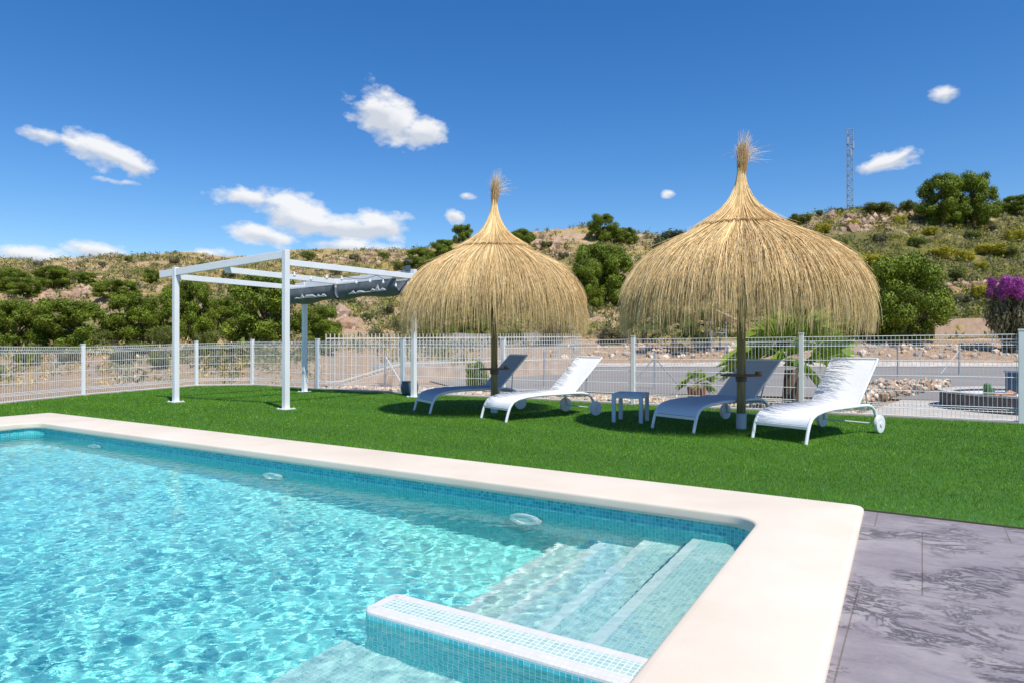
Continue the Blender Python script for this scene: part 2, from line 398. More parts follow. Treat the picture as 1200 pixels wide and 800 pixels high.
# water surface: real ripples that refract and focus the sunlight
na, nb = 1180, 640
a = np.linspace(AI0 - .015, AI1 + .015, na); b = np.linspace(BI0 - .015, BI1 + .015, nb); A, B = np.meshgrid(a, b)
X = C0.x + U.x * A + V.x * B; Y = C0.y + U.y * A + V.y * B; Z = np.zeros_like(X)
rw = np.random.default_rng(5); WAVE_A = .00029
for k in range(70):
    lam = math.exp(rw.uniform(math.log(.058), math.log(.165))); th = R(-35) + rw.normal(0, .9); kx, ky = 2 * PI / lam * math.cos(th), 2 * PI / lam * math.sin(th)
    Z += WAVE_A * (lam / .2) ** 1.7 * np.sin(kx * X + ky * Y + rw.uniform(0, 6.28) + .6 * np.sin(.9 * X + 1.7 * Y + k))
damp = .55 + .45 * np.clip((-A - 1.0) / 2.0, 0, 1) ; damp = damp * (.75 + .25 * np.clip((BI1 - B) / 1.6, 0, 1))
Z = WZ + Z * damp
ii = np.arange(na * nb).reshape(nb, na)
fs = np.stack([ii[:-1, :-1], ii[:-1, 1:], ii[1:, 1:], ii[1:, :-1]], -1).reshape(-1, 4)
wat = link('pool_water', np_mesh('pool_water', np.stack([X, Y, Z], -1).reshape(-1, 3), fs, True), M['water'])
tag(wat, 'rippling clear turquoise pool water with sunlight dancing on the mosaic below', kind='structure'); wat.cycles.is_caustics_caster = True

# ------------------------------------------------------------------ patio, lawn
def poly(name, pts, mat, label, kind='structure'):
    me = bpy.data.meshes.new(name); me.from_pydata([tuple(p) for p in pts], [], [tuple(range(len(pts)))])
    bm = bmesh.new(); bm.from_mesh(me); bmesh.ops.triangulate(bm, faces=bm.faces)
    for f in bm.faces:
        if f.normal.z < 0: f.normal_flip()
    bm.to_mesh(me); bm.free()
    return tag(link(name, me, mat), label, kind=kind)
poly('patio', [pc(-.03, 0), pc(-.03, -6.27), pc(-11, -6.27), pc(-11, -13), pc(12, -13), pc(12, 0)], M['patio'], 'grey violet stamped concrete patio right of the pool edge')
FL = [Vector(p) for p in ((-9.4, 8.6, 0), (-9.05, 11.2, 0), (-8.70, 13.85, 0), (-7.77, 16.8, 0), (-6.5, 17.1, 0), (-4.48, 15.72, 0))]
def fence_at(px):
    k = (px - 600) / F; Yy = 13.066 / (1 + .588 * k); return Vector((k * Yy, Yy, 0))
FR = [fence_at(px) for px in (472, 590, 742, 939, 1197)]
FR.append(FR[-1] + U * 2.6); FR.append(FR[-1] + U * 2.6)
line = FL + FR
Zt = .012
lp = [pc(12, -.012, Zt), *[Vector((p.x, p.y, Zt)) for p in reversed(line)], pc(-16, -6, Zt), pc(-10.93, -6, Zt), pc(-10.93, -.02, Zt)]
poly('lawn', lp, M['turf'], 'flat green artificial lawn between the pool and the white fence')

# blades of the artificial turf
def grass():
    pts = []
    poly2 = [(p.x, p.y) for p in lp]
    def inside(x, y):
        c = np.zeros(len(x), bool); n = len(poly2)
        for i in range(n):
            x1, y1 = poly2[i]; x2, y2 = poly2[(i + 1) % n]
            if y1 == y2: continue
            m = ((y1 > y) != (y2 > y)) & (x < (x2 - x1) * (y - y1) / (y2 - y1) + x1); c ^= m
        return c
    n = 2000000
    x = RNG.uniform(-12, 10, n); y = RNG.uniform(2.6, 17.2, n)
    keep = inside(x, y) & (np.abs(x / y) < .86)
    w = np.minimum(1, (5.2 / y) ** 1.4); keep &= RNG.random(n) < w
    x, y = x[keep], y[keep]; n = len(x)
    ang = RNG.uniform(0, 2 * PI, n); ln = RNG.uniform(.010, .026, n); lean = RNG.uniform(.1, 1.0, n); wd = .0016 * np.clip(y / 5, .8, 2.6) * RNG.uniform(.7, 1.3, n)
    az = RNG.uniform(0, 2 * PI, n)
    nx, ny = np.cos(ang), np.sin(ang)
    p0 = np.stack([x - nx * wd, y - ny * wd, np.full(n, Zt)], -1); p1 = np.stack([x + nx * wd, y + ny * wd, np.full(n, Zt)], -1)
    p2 = np.stack([x + np.cos(az) * ln * lean, y + np.sin(az) * ln * lean, Zt + ln], -1)
    co = np.stack([p0, p1, p2], 1).reshape(-1, 3); f = np.arange(3 * n).reshape(-1, 3)
    g = RNG.random(n)[:, None]; tint = (1 - g) * np.array([.056, .160, .003]) + g * np.array([.155, .325, .008])
    pale = RNG.random(n) < .09; tint[pale] = (.34, .46, .08)
    mow = .09 * np.sin((x * .53 + y * .85) * 5.2) + .09 * np.sin(x * 1.3 + 2 * np.sin(y * .7)) * np.sin(y * 1.1 + np.sin(x * 1.9)) + .05 * np.sin(x * 4.1 + 1.3 * np.sin(y * 2.9)) * np.sin(y * 3.7)
    tint *= (1 + mow)[:, None]
    o = link('turf_blades', np_mesh('turf_blades', co, f, False, np.repeat(tint, 3, 0)), M['blade'])
    tag(o, 'short bright green blades of the artificial lawn', 'grass', kind='stuff')
grass()

# ------------------------------------------------------------------ terrain
SX = [-400, -100, 0, 50, 100, 130, 180, 220, 260, 300, 350, 400, 440, 500, 560, 620, 680, 740, 800, 860, 930, 1000, 1100, 1200, 1300, 1600]
SY = [300, 298, 302, 307, 302, 299, 296, 295, 300, 299, 293, 291, 292, 291, 283, 272, 265, 272, 276, 270, 257, 245, 240, 236, 232, 230]
YK = [0, 16, 20, 26, 32, 40, 50, 62, 76, 92, 100]
ELL = [None, None, .0, .17, .29, .42, .55, .68, .83, .97, 1.0]
def fbm(x, y, s, o=4):
    return mnoise.fractal(Vector((x * s, y * s, 3.3)), 1.0, 2.0, o)
def terrain_z(k, Yd, rough=True):
    """height of the land at depth Yd along direction k = X/Y"""
    px = 600 + F * k; top = 400 - np.interp(px, SX, SY)
    left = 1 - min(1, max(0, (px - 330) / 230.0))
    z0 = -.03
    ys = 17.8 * left + 30.0 * (1 - left) if px < 560 else 30.0
    if px > 560: ys = 30.0
    CR = 88 + 10 * math.sin(px / 190.0)
    if Yd <= ys: z = z0
    else:
        e0 = -(H - z0) * F / ys; t = min(1, (Yd - ys) / (CR - ys))
        g = t ** (.62 if left > .5 else .80)
        bow = 0.0
        e = e0 + (top - e0) * g
        if Yd <= CR: z = H + e * Yd / F
        else:
            zc = H + top * CR / F; z = zc - (Yd - CR) * .10 - ((Yd - CR) ** 2) * .0005
            z = max(z, -2)
    if rough and Yd > ys:
        x = k * Yd; a = min(1, (Yd - ys) / 14.0)
        z += a * (.55 * fbm(x, Yd, .10) + .28 * fbm(x, Yd, .35)) * (1 if Yd < CR * .9 else .45)
    return z
nk, ny = 330, 250
ks = np.linspace(-1.7, 1.7, nk); yy = 10.3 * (420 / 10.3) ** (np.linspace(0, 1, ny) ** .92)
co = []; zone = []
for Yd in yy:
    for k in ks:
        co.append((k * Yd, Yd, terrain_z(k, Yd)))
        px = 600 + F * k
        gr = .25 + .35 * (px > 880) * min(1, max(0, (px - 880) / 120)) ; ea = .30
        if Yd < 36: ea = .9; gr = 0
        if px > 930 and 70 < Yd < 85: ea = .55
        zone.append((gr, ea, 0))
ii = np.arange(nk * ny).reshape(ny, nk)
fs = np.stack([ii[:-1, :-1], ii[:-1, 1:], ii[1:, 1:], ii[1:, :-1]], -1).reshape(-1, 4)
tag(link('terrain', np_mesh('terrain', co, fs, True, np.array(zone), 'zone'), M['earth']), 'dry scrubby hills of tan grass and pink earth behind the road', kind='structure')
g = MB()
for (x0, x1, y0, y1) in ((-400, -17.6, -400, 10.4), (17.6, 400, -400, 10.4), (-17.6, 17.6, -400, -14)):
    g.add([(x0, y0, -.05), (x1, y0, -.05), (x1, y1, -.05), (x0, y1, -.05)], [(0, 1, 2, 3)])
o = g.build('ground', M['earth']); tag(o, 'plain dry ground around the garden', kind='structure')
def tz(x, y): return terrain_z(x / y, y)
def hit(px, py, ymin=15.0):
    """first point of the land seen at this place in the photograph"""
    k = (px - 600) / F; Yd = ymin
    while Yd < 130:
        z = terrain_z(k, Yd)
        if 400 - (z - H) * F / Yd <= py: return Vector((k * Yd, Yd, z))
        Yd += .5
    Yd = 92; return Vector((k * Yd, Yd, terrain_z(k, Yd)))

# road
def drape(name, near, far, mat, label, lift=.03, n=60, m=14):
    co = []
    for j in range(m + 1):
        for i in range(n + 1):
            s = i / n
            def along(L):
                t = s * (len(L) - 1); q = min(int(t), len(L) - 2); u = t - q
                return L[q][0] * (1 - u) + L[q + 1][0] * u, L[q][1] * (1 - u) + L[q + 1][1] * u
            x0, y0 = along(near); x1, y1 = along(far); t = j / m; x, y = x0 * (1 - t) + x1 * t, y0 * (1 - t) + y1 * t
            co.append((x, y, tz(x, y) + lift))
    ii = np.arange((n + 1) * (m + 1)).reshape(m + 1, n + 1); f = np.stack([ii[:-1, :-1], ii[:-1, 1:], ii[1:, 1:], ii[1:, :-1]], -1).reshape(-1, 4)
    return tag(link(name, np_mesh(name, co, f, True), mat), label, kind='structure')
drape('road', [(-1.2, 16.0), (2.2, 14.8), (5.2, 13.8), (9.0, 12.6), (20, 9.6 + 1.4)], [(-5.0, 27), (4, 29.6), (14, 29.8), (26, 29.6), (48, 29.5)], M['asphalt'], 'pale grey asphalt road behind the white mesh fence')
drape('pavement', [(-5.0, 27.05), (4, 29.65), (14, 29.85), (26, 29.65), (48, 29.6)], [(-5.0, 28.0), (4, 30.5), (14, 30.7), (26, 30.5), (48, 30.5)], M['concrete'], 'pale strip of pavement along the far side of the road', .045, 60, 3)

nf = Vector((.534, .8455, 0))
d0, d1 = fence_at(1000) + nf * .16, fence_at(1197) + U * 2.6 + nf * .16
drape('driveway', [(d0.x, d0.y), (d1.x, d1.y)], [(7.6, 13.25), (20, 11.4)], M['concrete'], 'pale concrete drive between the fence kerb and the road at the right', .022, 30, 8)
# ------------------------------------------------------------------ rocks
def rocks(name, pts, sizes, cols, label, cat=None, kind=None, parent=None):
    """many angular lumps in one mesh (ico-based)"""
    bm = bmesh.new(); bmesh.ops.create_icosphere(bm, subdivisions=1, radius=1); iv = np.array([v.co[:] for v in bm.verts]); ifc = np.array([[v.index for v in f.verts] for f in bm.faces]); bm.free()
    n = len(pts); sizes = np.array(sizes)[:, None, None]; sh = RNG.uniform(.6, 1.2, (n, len(iv), 1)); ax = RNG.uniform(.6, 1.2, (n, 1, 3))
    co = iv[None] * sh * ax * sizes + np.array(pts)[:, None, :]
    f = ifc[None] + (np.arange(n) * len(iv))[:, None, None]
    g = RNG.random((n, 1)); cols = np.array(cols); c = cols[RNG.integers(0, len(cols), n)] * (.75 + .5 * g)
    o = link(name, np_mesh(name, co.reshape(-1, 3), f.reshape(-1, 3), False, np.repeat(c, len(iv), 0)), M['stone'], parent)
    return tag(o, label, cat, None, kind)
ROCK = [(.50, .38, .29), (.58, .46, .37), (.42, .31, .22), (.62, .54, .46)]
pts = []; sz = []
for i in range(5200):
    s = RNG.uniform(0, 1); p = fence_at(372) * (1 - s) + (fence_at(1000)) * s; off = abs(RNG.normal(.55, .42)) + .12
    q = p + Vector((.534, .8455, 0)) * off; r_ = RNG.uniform(.015, .05); pts.append((q.x, q.y, r_ * .3)); sz.append(r_)
rocks('gravel', pts, sz, ROCK, 'pale pink gravel along the foot of the white mesh fence', 'gravel', 'stuff')
pts = []; sz = []
for i in range(420):
    px = RNG.uniform(1008, 1112); f_ = (px - 1008) / 104; py = RNG.uniform(444, 471 - 20 * f_); s = RNG.uniform(.05, .13)
    p = ground(px, py, .06); hh = .16 * math.sin(PI * min(1, max(0, (py - 442) / 28))); pts.append((p.x, p.y, max(0, hh) * RNG.random())); sz.append(s * .8)
rocks('rubble', pts, sz, ROCK, 'bank of broken pale stones beside the drive, behind the rightmost lounger', 'rubble', 'stuff')
pts = []; sz = []
for i in range(420):
    px = RNG.uniform(640, 1260); Yd = RNG.uniform(31.6, 35); x = (px - 600) / F * Yd; s = RNG.uniform(.08, .34) ** 1.35
    pts.append((x, Yd, tz(x, Yd) + s * .2)); sz.append(s)
rocks('roadside_stones', pts, sz, ROCK, 'loose pinkish stones on the verge across the road', 'stones', 'stuff')

# ------------------------------------------------------------------ vegetation
def leaves(centres, radii, n_each, size, cols, shell=.55, squash=.8, seed=0):
    """clumps of small triangles; returns co, faces, tint"""
    r = np.random.default_rng(seed); allp = []; allc = []
    cols = np.array(cols)
    for c, rad, ne in zip(centres, radii, n_each):
        d = r.normal(size=(ne, 3)); d /= np.linalg.norm(d, axis=1)[:, None]
        rr = rad * (shell + (1 - shell) * r.random(ne) ** .6) * (1 + .18 * r.normal(size=ne))
        p = d * rr[:, None] * np.array([1, 1, squash]) + c
        s = size * r.uniform(.6, 1.5, ne)[:, None]
        # leaf triangle spans: mostly pointing outward
        nn = d * np.array([1, 1, 1.1]) + r.normal(size=(ne, 3)) * .42; nn /= np.linalg.norm(nn, axis=1)[:, None]
        t1 = np.cross(nn, r.normal(size=(ne, 3))); t1 /= np.linalg.norm(t1, axis=1)[:, None]
        t2 = np.cross(nn, t1)
        tri = np.stack([p - t1 * s * .45, p + t1 * s * .45, p + t2 * s * 1.3], 1)
        g = r.random(ne)[:, None]; base = cols[0] * (1 - g) + cols[1] * g
        base = base * (.85 + .3 * r.random())
        allp.append(tri); allc.append(np.repeat(base, 3, 0))
    co = np.concatenate(allp).reshape(-1, 3); return co, np.arange(len(co)).reshape(-1, 3), np.concatenate(allc)
def crown_mesh(name, kind, seed):
    """unit crown: width about 2 (radius 1), base z 0, top z 1.5"""
    r = random.Random(seed); cs = []; rs = []
    if kind == 'pine':
        for i in range(64):
            a = r.uniform(0, 2 * PI); q = r.random() ** .42; zz = r.uniform(.02, 1.0)
            lim = math.sqrt(max(0, 1 - (zz - .38) ** 2 * 1.9)); rad = r.uniform(.12, .25)
            cs.append((math.cos(a) * q * lim * .80, math.sin(a) * q * lim * .80, .08 + zz * 1.16)); rs.append(rad)
        cols = [(.058, .110, .008), (.235, .305, .028)]; n = [int(36000 * (x ** 2) / sum(y ** 2 for y in rs)) for x in rs]; size = .030; sq = .74
    elif kind == 'dark':
        for i in range(30):
            a = r.uniform(0, 2 * PI); q = r.random() ** .5; zz = r.uniform(.05, 1.0); lim = math.sqrt(max(.1, 1 - zz ** 2 * .8))
            cs.append((math.cos(a) * q * lim * .8, math.sin(a) * q * lim * .8, zz * 1.1)); rs.append(r.uniform(.15, .28))
        cols = [(.045, .070, .030), (.12, .145, .065)]; n = [int(24000 * (x ** 2) / sum(y ** 2 for y in rs)) for x in rs]; size = .034; sq = .85
    else:
        for i in range(15):
            a = r.uniform(0, 2 * PI); q = r.random() ** .5; zz = r.uniform(.1, .8)
            cs.append((math.cos(a) * q * .72, math.sin(a) * q * .72, zz * .8)); rs.append(r.uniform(.22, .36))
        cols = {'bush': [(.08, .115, .02), (.18, .21, .045)], 'yellow': [(.19, .21, .025), (.62, .54, .04)], 'grey': [(.11, .115, .055), (.22, .205, .11)],
                'purple': [(.24, .035, .24), (.52, .10, .50)], 'leafy': [(.10, .17, .02), (.24, .32, .06)]}[kind]
        n = [520] * 15; size = .05; sq = .8
    co, f, t = leaves(cs, rs, n, size, cols, .5, sq, seed)
    return np_mesh(name, co, f, False, t), cs
def trunk_mb(cs, r, h=1.0, lean=.1):
    m = MB(); top = Vector((lean, 0, .72)); m.tube([(0, 0, -.35), (.02, .01, .1), (lean * .6, .02, .45), top], [.075, .06, .05, .03], 7)
    for c in cs[:9]:
        s = Vector((lean * .5, .01, .3 + .25 * r.random())); e = Vector(c); m.tube([s, s.lerp(e, .5) + Vector((0, 0, -.06)), e], [.035, .022, .008], 5)
    return m
PROTO = {}
for kind, cnt in (('pine', 4), ('dark', 1), ('bush', 2), ('yellow', 1), ('grey', 1), ('purple', 1), ('leafy', 1)):
    for i in range(cnt):
        me, cs = crown_mesh('crown', kind, 31 * i + len(kind)); tm = trunk_mb(cs, random.Random(i))
        PROTO[kind, i] = (me, tm, [None])
def plant(kind, px, ytop, ybot, wpx, label, cat='tree', group=None, var=0, name=None, Yd=None, zb=None):
    if Yd is None: p = hit(px, ybot)
    else: x = (px - 600) / F * Yd; p = Vector((x, Yd, tz(x, Yd) if zb is None else zb))
    s = p.y / F; w = wpx * s / 2.0; zt = H + (400 - ytop) * s; h = max(zt - p.z, w * .5) / 1.42
    if kind not in ('pine', 'dark'): h = max(zt - p.z, w * .4) / .95
    me, tm, tmesh = PROTO[kind, var]
    nm = name or {'pine': 'pine_tree', 'dark': 'evergreen_tree', 'bush': 'bush', 'yellow': 'flowering_bush', 'grey': 'bush', 'purple': 'bougainvillea', 'leafy': 'bush'}[kind]
    t = thing(nm, label, cat, p, random.uniform(0, 6.28), group); t.scale = (w, w, h)
    link('crown', me, M['leaf'], t)
    if tmesh[0] is None:
        o = tm.build('trunk', M['bark'], t, smooth=True); tmesh[0] = o.data
    else: link('trunk', tmesh[0], M['bark'], t)
    return t
TG = 'pine trees on the left hillside'
P = plant
P('pine', 18, 350, 412, 74, 'broad pine at the far left edge of the photo, just above the fence', group=TG)
P('pine', 78, 343, 410, 96, 'widest rounded pine above the left fence, second from the left edge', group=TG, var=1)
P('pine', 157, 342, 408, 80, 'round pine left of the pergola, standing alone above the fence post', group=TG, var=2)
P('pine', 219, 323, 402, 66, 'tall pine directly behind the left pergola post', group=TG, var=3)
P('pine', 259, 343, 392, 48, 'small yellow green pine between the two left pergola posts', group=TG, var=1)
P('pine', 312, 318, 406, 118, 'largest dark pine seen through the middle of the pergola', group=TG, var=0)
P('pine', 374, 356, 408, 62, 'low bushy pine below the rolled grey pergola canopy', group=TG, var=2)
P('pine', 14, 313, 345, 46, 'small pine high on the slope at the left edge', group=TG, var=3)
P('pine', 62, 311, 341, 54, 'flat topped pine on the upper slope under the left cloud', group=TG, var=0)
P('pine', 30, 325, 350, 46, 'low dark pine halfway up the slope near the left edge', group=TG, var=2)
P('pine', 102, 317, 338, 28, 'little round pine on the upper slope beside the pale rocks', group=TG, var=1)
P('pine', 137, 327, 352, 54, 'spreading low pine just below the dry left summit', group=TG, var=3)
P('pine', 178, 315, 335, 24, 'tiny dark pine beside the left end of the pergola beam', group=TG, var=2)
P('bush', 118, 384, 408, 46, 'low green bush between two pines above the left fence', 'bush', TG, 0)
P('bush', 240, 384, 408, 34, 'pale green bush at the foot of the pergola pine', 'bush', TG, 1)
P('bush', 190, 378, 410, 30, 'green bush left of the left pergola post', 'bush', TG, 0)
P('pine', 542, 260, 284, 30, 'small round pine on the ridge left of the smaller straw parasol top', var=1)
P('pine', 519, 280, 304, 38, 'pine below the ridge behind the smaller straw parasol', var=2)
P('pine', 493, 290, 316, 40, 'pine on the slope just right of the pergola corner', var=3)
P('pine', 612, 268, 300, 44, 'pine half hidden by the right shoulder of the smaller parasol', var=0)
P('pine', 575, 268, 292, 34, 'pine hidden behind the cone of the smaller parasol', var=1)
P('pine', 703, 277, 356, 84, 'tallest bright green pine filling the gap between the two straw parasols', var=1)
P('pine', 688, 302, 362, 56, 'lower left pine of the group between the two straw parasols', var=0)
P('pine', 726, 294, 360, 54, 'lower right pine of the group between the two straw parasols', var=2)
P('pine', 706, 249, 284, 42, 'dark round pine on the skyline between the two parasols', var=2)
P('pine', 733, 266, 286, 34, 'low pine on the skyline right of the round one', var=3)
P('dark', 790, 263, 335, 96, 'dark grey green carob tree behind the left side of the larger parasol')
P('pine', 1104, 203, 264, 68, 'left half of the big pine pair on the right hill crest', var=0)
P('pine', 1142, 199, 266, 66, 'right half of the big pine pair on the right hill crest', var=3)
P('pine', 1190, 229, 252, 40, 'pine on the crest at the right edge of the photo', var=2)
P('pine', 1058, 294, 402, 118, 'large bright pine right of the larger parasol, above the fence', var=3)
P('pine', 505, 356, 404, 64, 'pine behind the lower fringe of the smaller parasol', var=0)
P('pine', 560, 362, 402, 60, 'pine glimpsed under the smaller parasol beside its pole', var=2)
P('bush', 937, 249, 264, 30, 'green bush on the skyline right of the larger parasol', 'bush', var=0)
P('bush', 1026, 236, 250, 44, 'wide green bush on the crest beside the lattice mast', 'bush', var=1)
P('bush', 1065, 233, 250, 26, 'grey green bush on the crest left of the big pine pair', 'bush', var=0)
P('yellow', 1055, 250, 264, 18, 'round yellow green bush below the crest rocks', 'bush')
P('yellow', 1160, 284, 300, 40, 'yellow flowering bush on the right slope above the bougainvillea', 'bush')
P('yellow', 1105, 288, 304, 36, 'yellow flowering bush on the slope above the large bright pine', 'bush')
P('yellow', 1020, 296, 314, 38, 'yellow flowering bush at the upper left of the large bright pine', 'bush')
P('yellow', 1150, 330, 352, 30, 'small yellow bush left of the bougainvillea', 'bush')
bg_ = P('grey', 1186, 324, 392, 66, 'purple flowering bougainvillea over a grey bush at the right edge', 'bougainvillea', name='bougainvillea', Yd=33.0)
fl = link('flowers', PROTO['purple', 0][0], M['leaf'], bg_); bg_.rotation_euler.z = 0; fl.location = (-.25, -.1, .66); fl.scale = (.64, .64, .36)
P('bush', 500, 300, 318, 30, 'dark bush on the slope above the rolled grey canopy end', 'bush', var=1)
P('bush', 640, 300, 316, 26, 'dark bush right of the smaller parasol on the slope', 'bush', var=0)
P('grey', 650, 372, 404, 44, 'straggly grey shrub behind the far end of the picket fence', 'shrub')
P('leafy', 560, 418, 452, 34, 'clipped light green bush behind the mesh fence beside the blue lounger', 'bush', Yd=15.6)
P('grey', 720, 380, 404, 40, 'grey shrub across the road between the parasols', 'shrub')
P('bush', 985, 372, 400, 50, 'green bush across the road left of the large bright pine', 'bush', var=1)
P('bush', 600, 384, 402, 60, 'low bush behind the grey wall and picket fence', 'bush', var=0)
ORD = 'first second third fourth fifth sixth seventh eighth ninth tenth eleventh twelfth thirteenth fourteenth fifteenth sixteenth seventeenth eighteenth nineteenth twentieth'.split()
near = [(8, 24, 34, 'grey'), (30, 21.5, 26, 'bush'), (55, 25, 40, 'bush'), (82, 22.5, 24, 'grey'), (118, 25, 44, 'bush'), (142, 22, 22, 'grey'), (168, 25, 40, 'bush'), (186, 20.6, 18, 'bush'), (203, 24, 36, 'grey'), (243, 25, 40, 'bush'), (262, 22, 22, 'grey'), (284, 25, 44, 'bush'), (318, 24, 40, 'bush'), (349, 23, 30, 'grey'), (375, 25, 36, 'bush')]
for i, (px, Yd, w, kd) in enumerate(near):
    t = P(kd, px, 400 + (H - .72) * F / Yd - 4, 0, w * 1.55, ORD[i] + (' grey green' if kd == 'grey' else ' green') + ' bush from left on bank behind left mesh fence', 'bush', 'bushes on the bank behind the left fence', 0, Yd=Yd)
# bushes scattered over the slopes, each its own object
spots = [(92, 324, 20), (205, 306, 16), (240, 312, 18), (150, 304, 14), (268, 322, 20), (120, 310, 12), (45, 310, 14), (362, 300, 20), (415, 303, 18), (450, 300, 16), (470, 312, 22), (395, 318, 18), (430, 372, 20), (452, 362, 24), (410, 352, 18), (470, 382, 26), (440, 392, 22), (640, 288, 18), (660, 300, 16), (965, 268, 20), (985, 286, 22), (1000, 262, 16), (1030, 280, 22), (1075, 284, 24), (1090, 270, 18), (1130, 300, 26), (1180, 296, 24), (1120, 322, 26), (1150, 312, 20), (1190, 276, 24), (1140, 276, 22), (1100, 340, 24), (1130, 352, 24), (1160, 268, 18), (960, 250, 12), (985, 247, 12)]
where = {0: 'left', 1: 'middle', 2: 'right'}
spots.sort(); count = {}
for i, (px, py, w) in enumerate(spots):
    kd = ('grey', 'bush', 'yellow')[(i * 7) % 3] if px > 900 else ('grey', 'bush')[i % 2]
    side = 'left' if px < 330 else 'middle' if px < 700 else 'right'; tone = {'grey': 'grey green', 'bush': 'dark green', 'yellow': 'yellowish'}[kd]
    c_ = count[side] = count.get(side, -1) + 1
    place = {'left': 'on the dry left slope', 'middle': 'on slope between pergola and parasols', 'right': 'on the right slope'}[side]
    P(kd, px, py - w * .35, py + w * .3, w, 'small %s bush, %s from left %s' % (tone, ORD[c_], place), 'bush', 'small bushes dotted over the %s slope' % side, 0)

# low scrub and dry tussocks: nobody could count them
def scrub():
    r = np.random.default_rng(3); P_, T_ = [], []
    kinds = [((.46, .35, .13), (.74, .60, .30), .62), ((.11, .14, .028), (.25, .27, .07), .22), ((.16, .155, .08), (.27, .25, .15), .10), ((.22, .22, .03), (.50, .44, .05), .03), ((.05, .06, .02), (.09, .10, .03), .03)]
    n = 27000; pk = r.choice(5, n, p=[.50, .28, .13, .05, .04])
    for i in range(n):
        px = r.uniform(-60, 1270); Yd = 17 + 78 * r.random() ** .75
        left = px < 560
        if not left and Yd < 36.5: continue
        if left and 380 < px and Yd < 27: continue
        if left and Yd < 21 and r.random() < .6: continue
        k = (px - 600) / F; x = k * Yd; kd = pk[i]
        if px > 930 and kd == 0 and r.random() < .5: kd = int(r.choice([1, 2, 3]))
        if px < 900 and kd == 3: kd = 0
        # leave bare earth patches
        if fbm(x, Yd, .13) > .38 and r.random() < .85: continue
        z = terrain_z(k, Yd); s = r.uniform(.14, .52) * (1.2 if kd else .75); ne = 60 if Yd < 34 else 34; fine_ = .55 if Yd < 34 else .85
        if kd == 0: d = r.normal(size=(ne, 3)) * np.array([.5, .5, .25]); hgt = .95
        else: d = r.normal(size=(ne, 3)) * np.array([.45, .45, .30]); hgt = .4
        p = d * s + np.array([x, Yd, z + s * .28]); sz = fine_ * s * r.uniform(.16, .42, ne)[:, None]
        t1 = r.normal(size=(ne, 3)); t2 = r.normal(size=(ne, 3)) * .5 + np.array([0, 0, hgt])
        w = .35 if kd == 0 else .7
        P_.append(np.stack([p - t1 * sz * w * .6, p + t1 * sz * w * .6, p + t2 * sz * 1.2], 1).reshape(-1, 3))
        g = r.random((ne, 1)); c = np.array(kinds[kd][0]) * (1 - g) + np.array(kinds[kd][1]) * g; T_.append(np.repeat(c * r.uniform(.8, 1.2), 3, 0))
    co = np.concatenate(P_); tag(link('scrub', np_mesh('scrub', co, np.arange(len(co)).reshape(-1, 3), False, np.concatenate(T_)), M['scrub']), 'dry tussocks and low scrub covering the hills', 'scrub', kind='stuff')
scrub()
# outcrops
def outcrop(spots, name, label):
    pts = []; sz = []
    for px, py, wx, wy, n in spots:
        for i in range(n):
            p = hit(px + RNG.normal() * wx, py + RNG.normal() * wy, 36); s = RNG.uniform(.25, .85) ** 2 * .95; pts.append((p.x, p.y, p.z + .02)); sz.append(s)
    rocks(name, pts, sz, [(.40, .27, .19), (.46, .33, .25), (.33, .22, .15), (.42, .31, .23)], label, 'rocks', 'stuff')
outcrop([(1010, 262, 16, 5, 110), (1050, 254, 14, 4, 60)], 'rock_outcrop', 'pink rock outcrop on the right crest below the mast')
outcrop([(633, 287, 10, 4, 60), (655, 296, 8, 4, 30)], 'rock_outcrop', 'pink rock outcrop right of the smaller parasol')
outcrop([(88, 346, 10, 3, 50), (50, 350, 8, 3, 24)], 'rock_outcrop', 'pale rocks among the pines on the left slope')
outcrop([(440, 304, 18, 4, 50), (390, 306, 14, 4, 30)], 'rock_outcrop', 'pinkish rocks on the slope above the rolled grey canopy')
outcrop([(400, 385, 10, 6, 40)], 'rock_outcrop', 'pale rocks low on the slope right of the back pergola post')
outcrop([(1150, 340, 22, 5, 60)], 'rock_outcrop', 'pale stones on the slope left of the bougainvillea')

# ------------------------------------------------------------------ thatched parasols
def strands(paths, widths, tints, n=3):
    """paths (m, k, 3): m strands of k points as thin three sided stalks"""
    m, k, _ = paths.shape; d = np.gradient(paths, axis=1); d /= np.linalg.norm(d, axis=2)[..., None] + 1e-9
    rv = RNG.normal(size=(m, 1, 3)); a = np.cross(d, rv); a /= np.linalg.norm(a, axis=2)[..., None] + 1e-9; b = np.cross(d, a)
    ang = np.arange(n) * 2 * PI / n; taper = np.linspace(1, .35, k)[None, :, None, None]
    ring = (a[:, :, None, :] * np.cos(ang)[None, None, :, None] + b[:, :, None, :] * np.sin(ang)[None, None, :, None]) * widths[:, None, None, None] * taper + paths[:, :, None, :]
    idx = np.arange(m * k * n).reshape(m, k, n); nx = np.roll(idx, -1, 2)
    f = np.stack([idx[:, :-1], nx[:, :-1], nx[:, 1:], idx[:, 1:]], -1).reshape(-1, 4)
    return ring.reshape(-1, 3), f, np.repeat(tints, k * n, 0)
PROF = np.array([(.040, 3.26), (.050, 3.15), (.076, 3.02), (.132, 2.88), (.215, 2.75), (.35, 2.62), (.50, 2.51), (.80, 2.37), (1.09, 2.20), (1.28, 2.01), (1.41, 1.80), (1.48, 1.56), (1.50, 1.34), (1.48, 1.12)])
seg = np.r_[0, np.cumsum(np.linalg.norm(np.diff(PROF, axis=0), axis=1))]; seg /= seg[-1]
def prof(t): return np.interp(t, seg, PROF[:, 0]), np.interp(t, seg, PROF[:, 1])
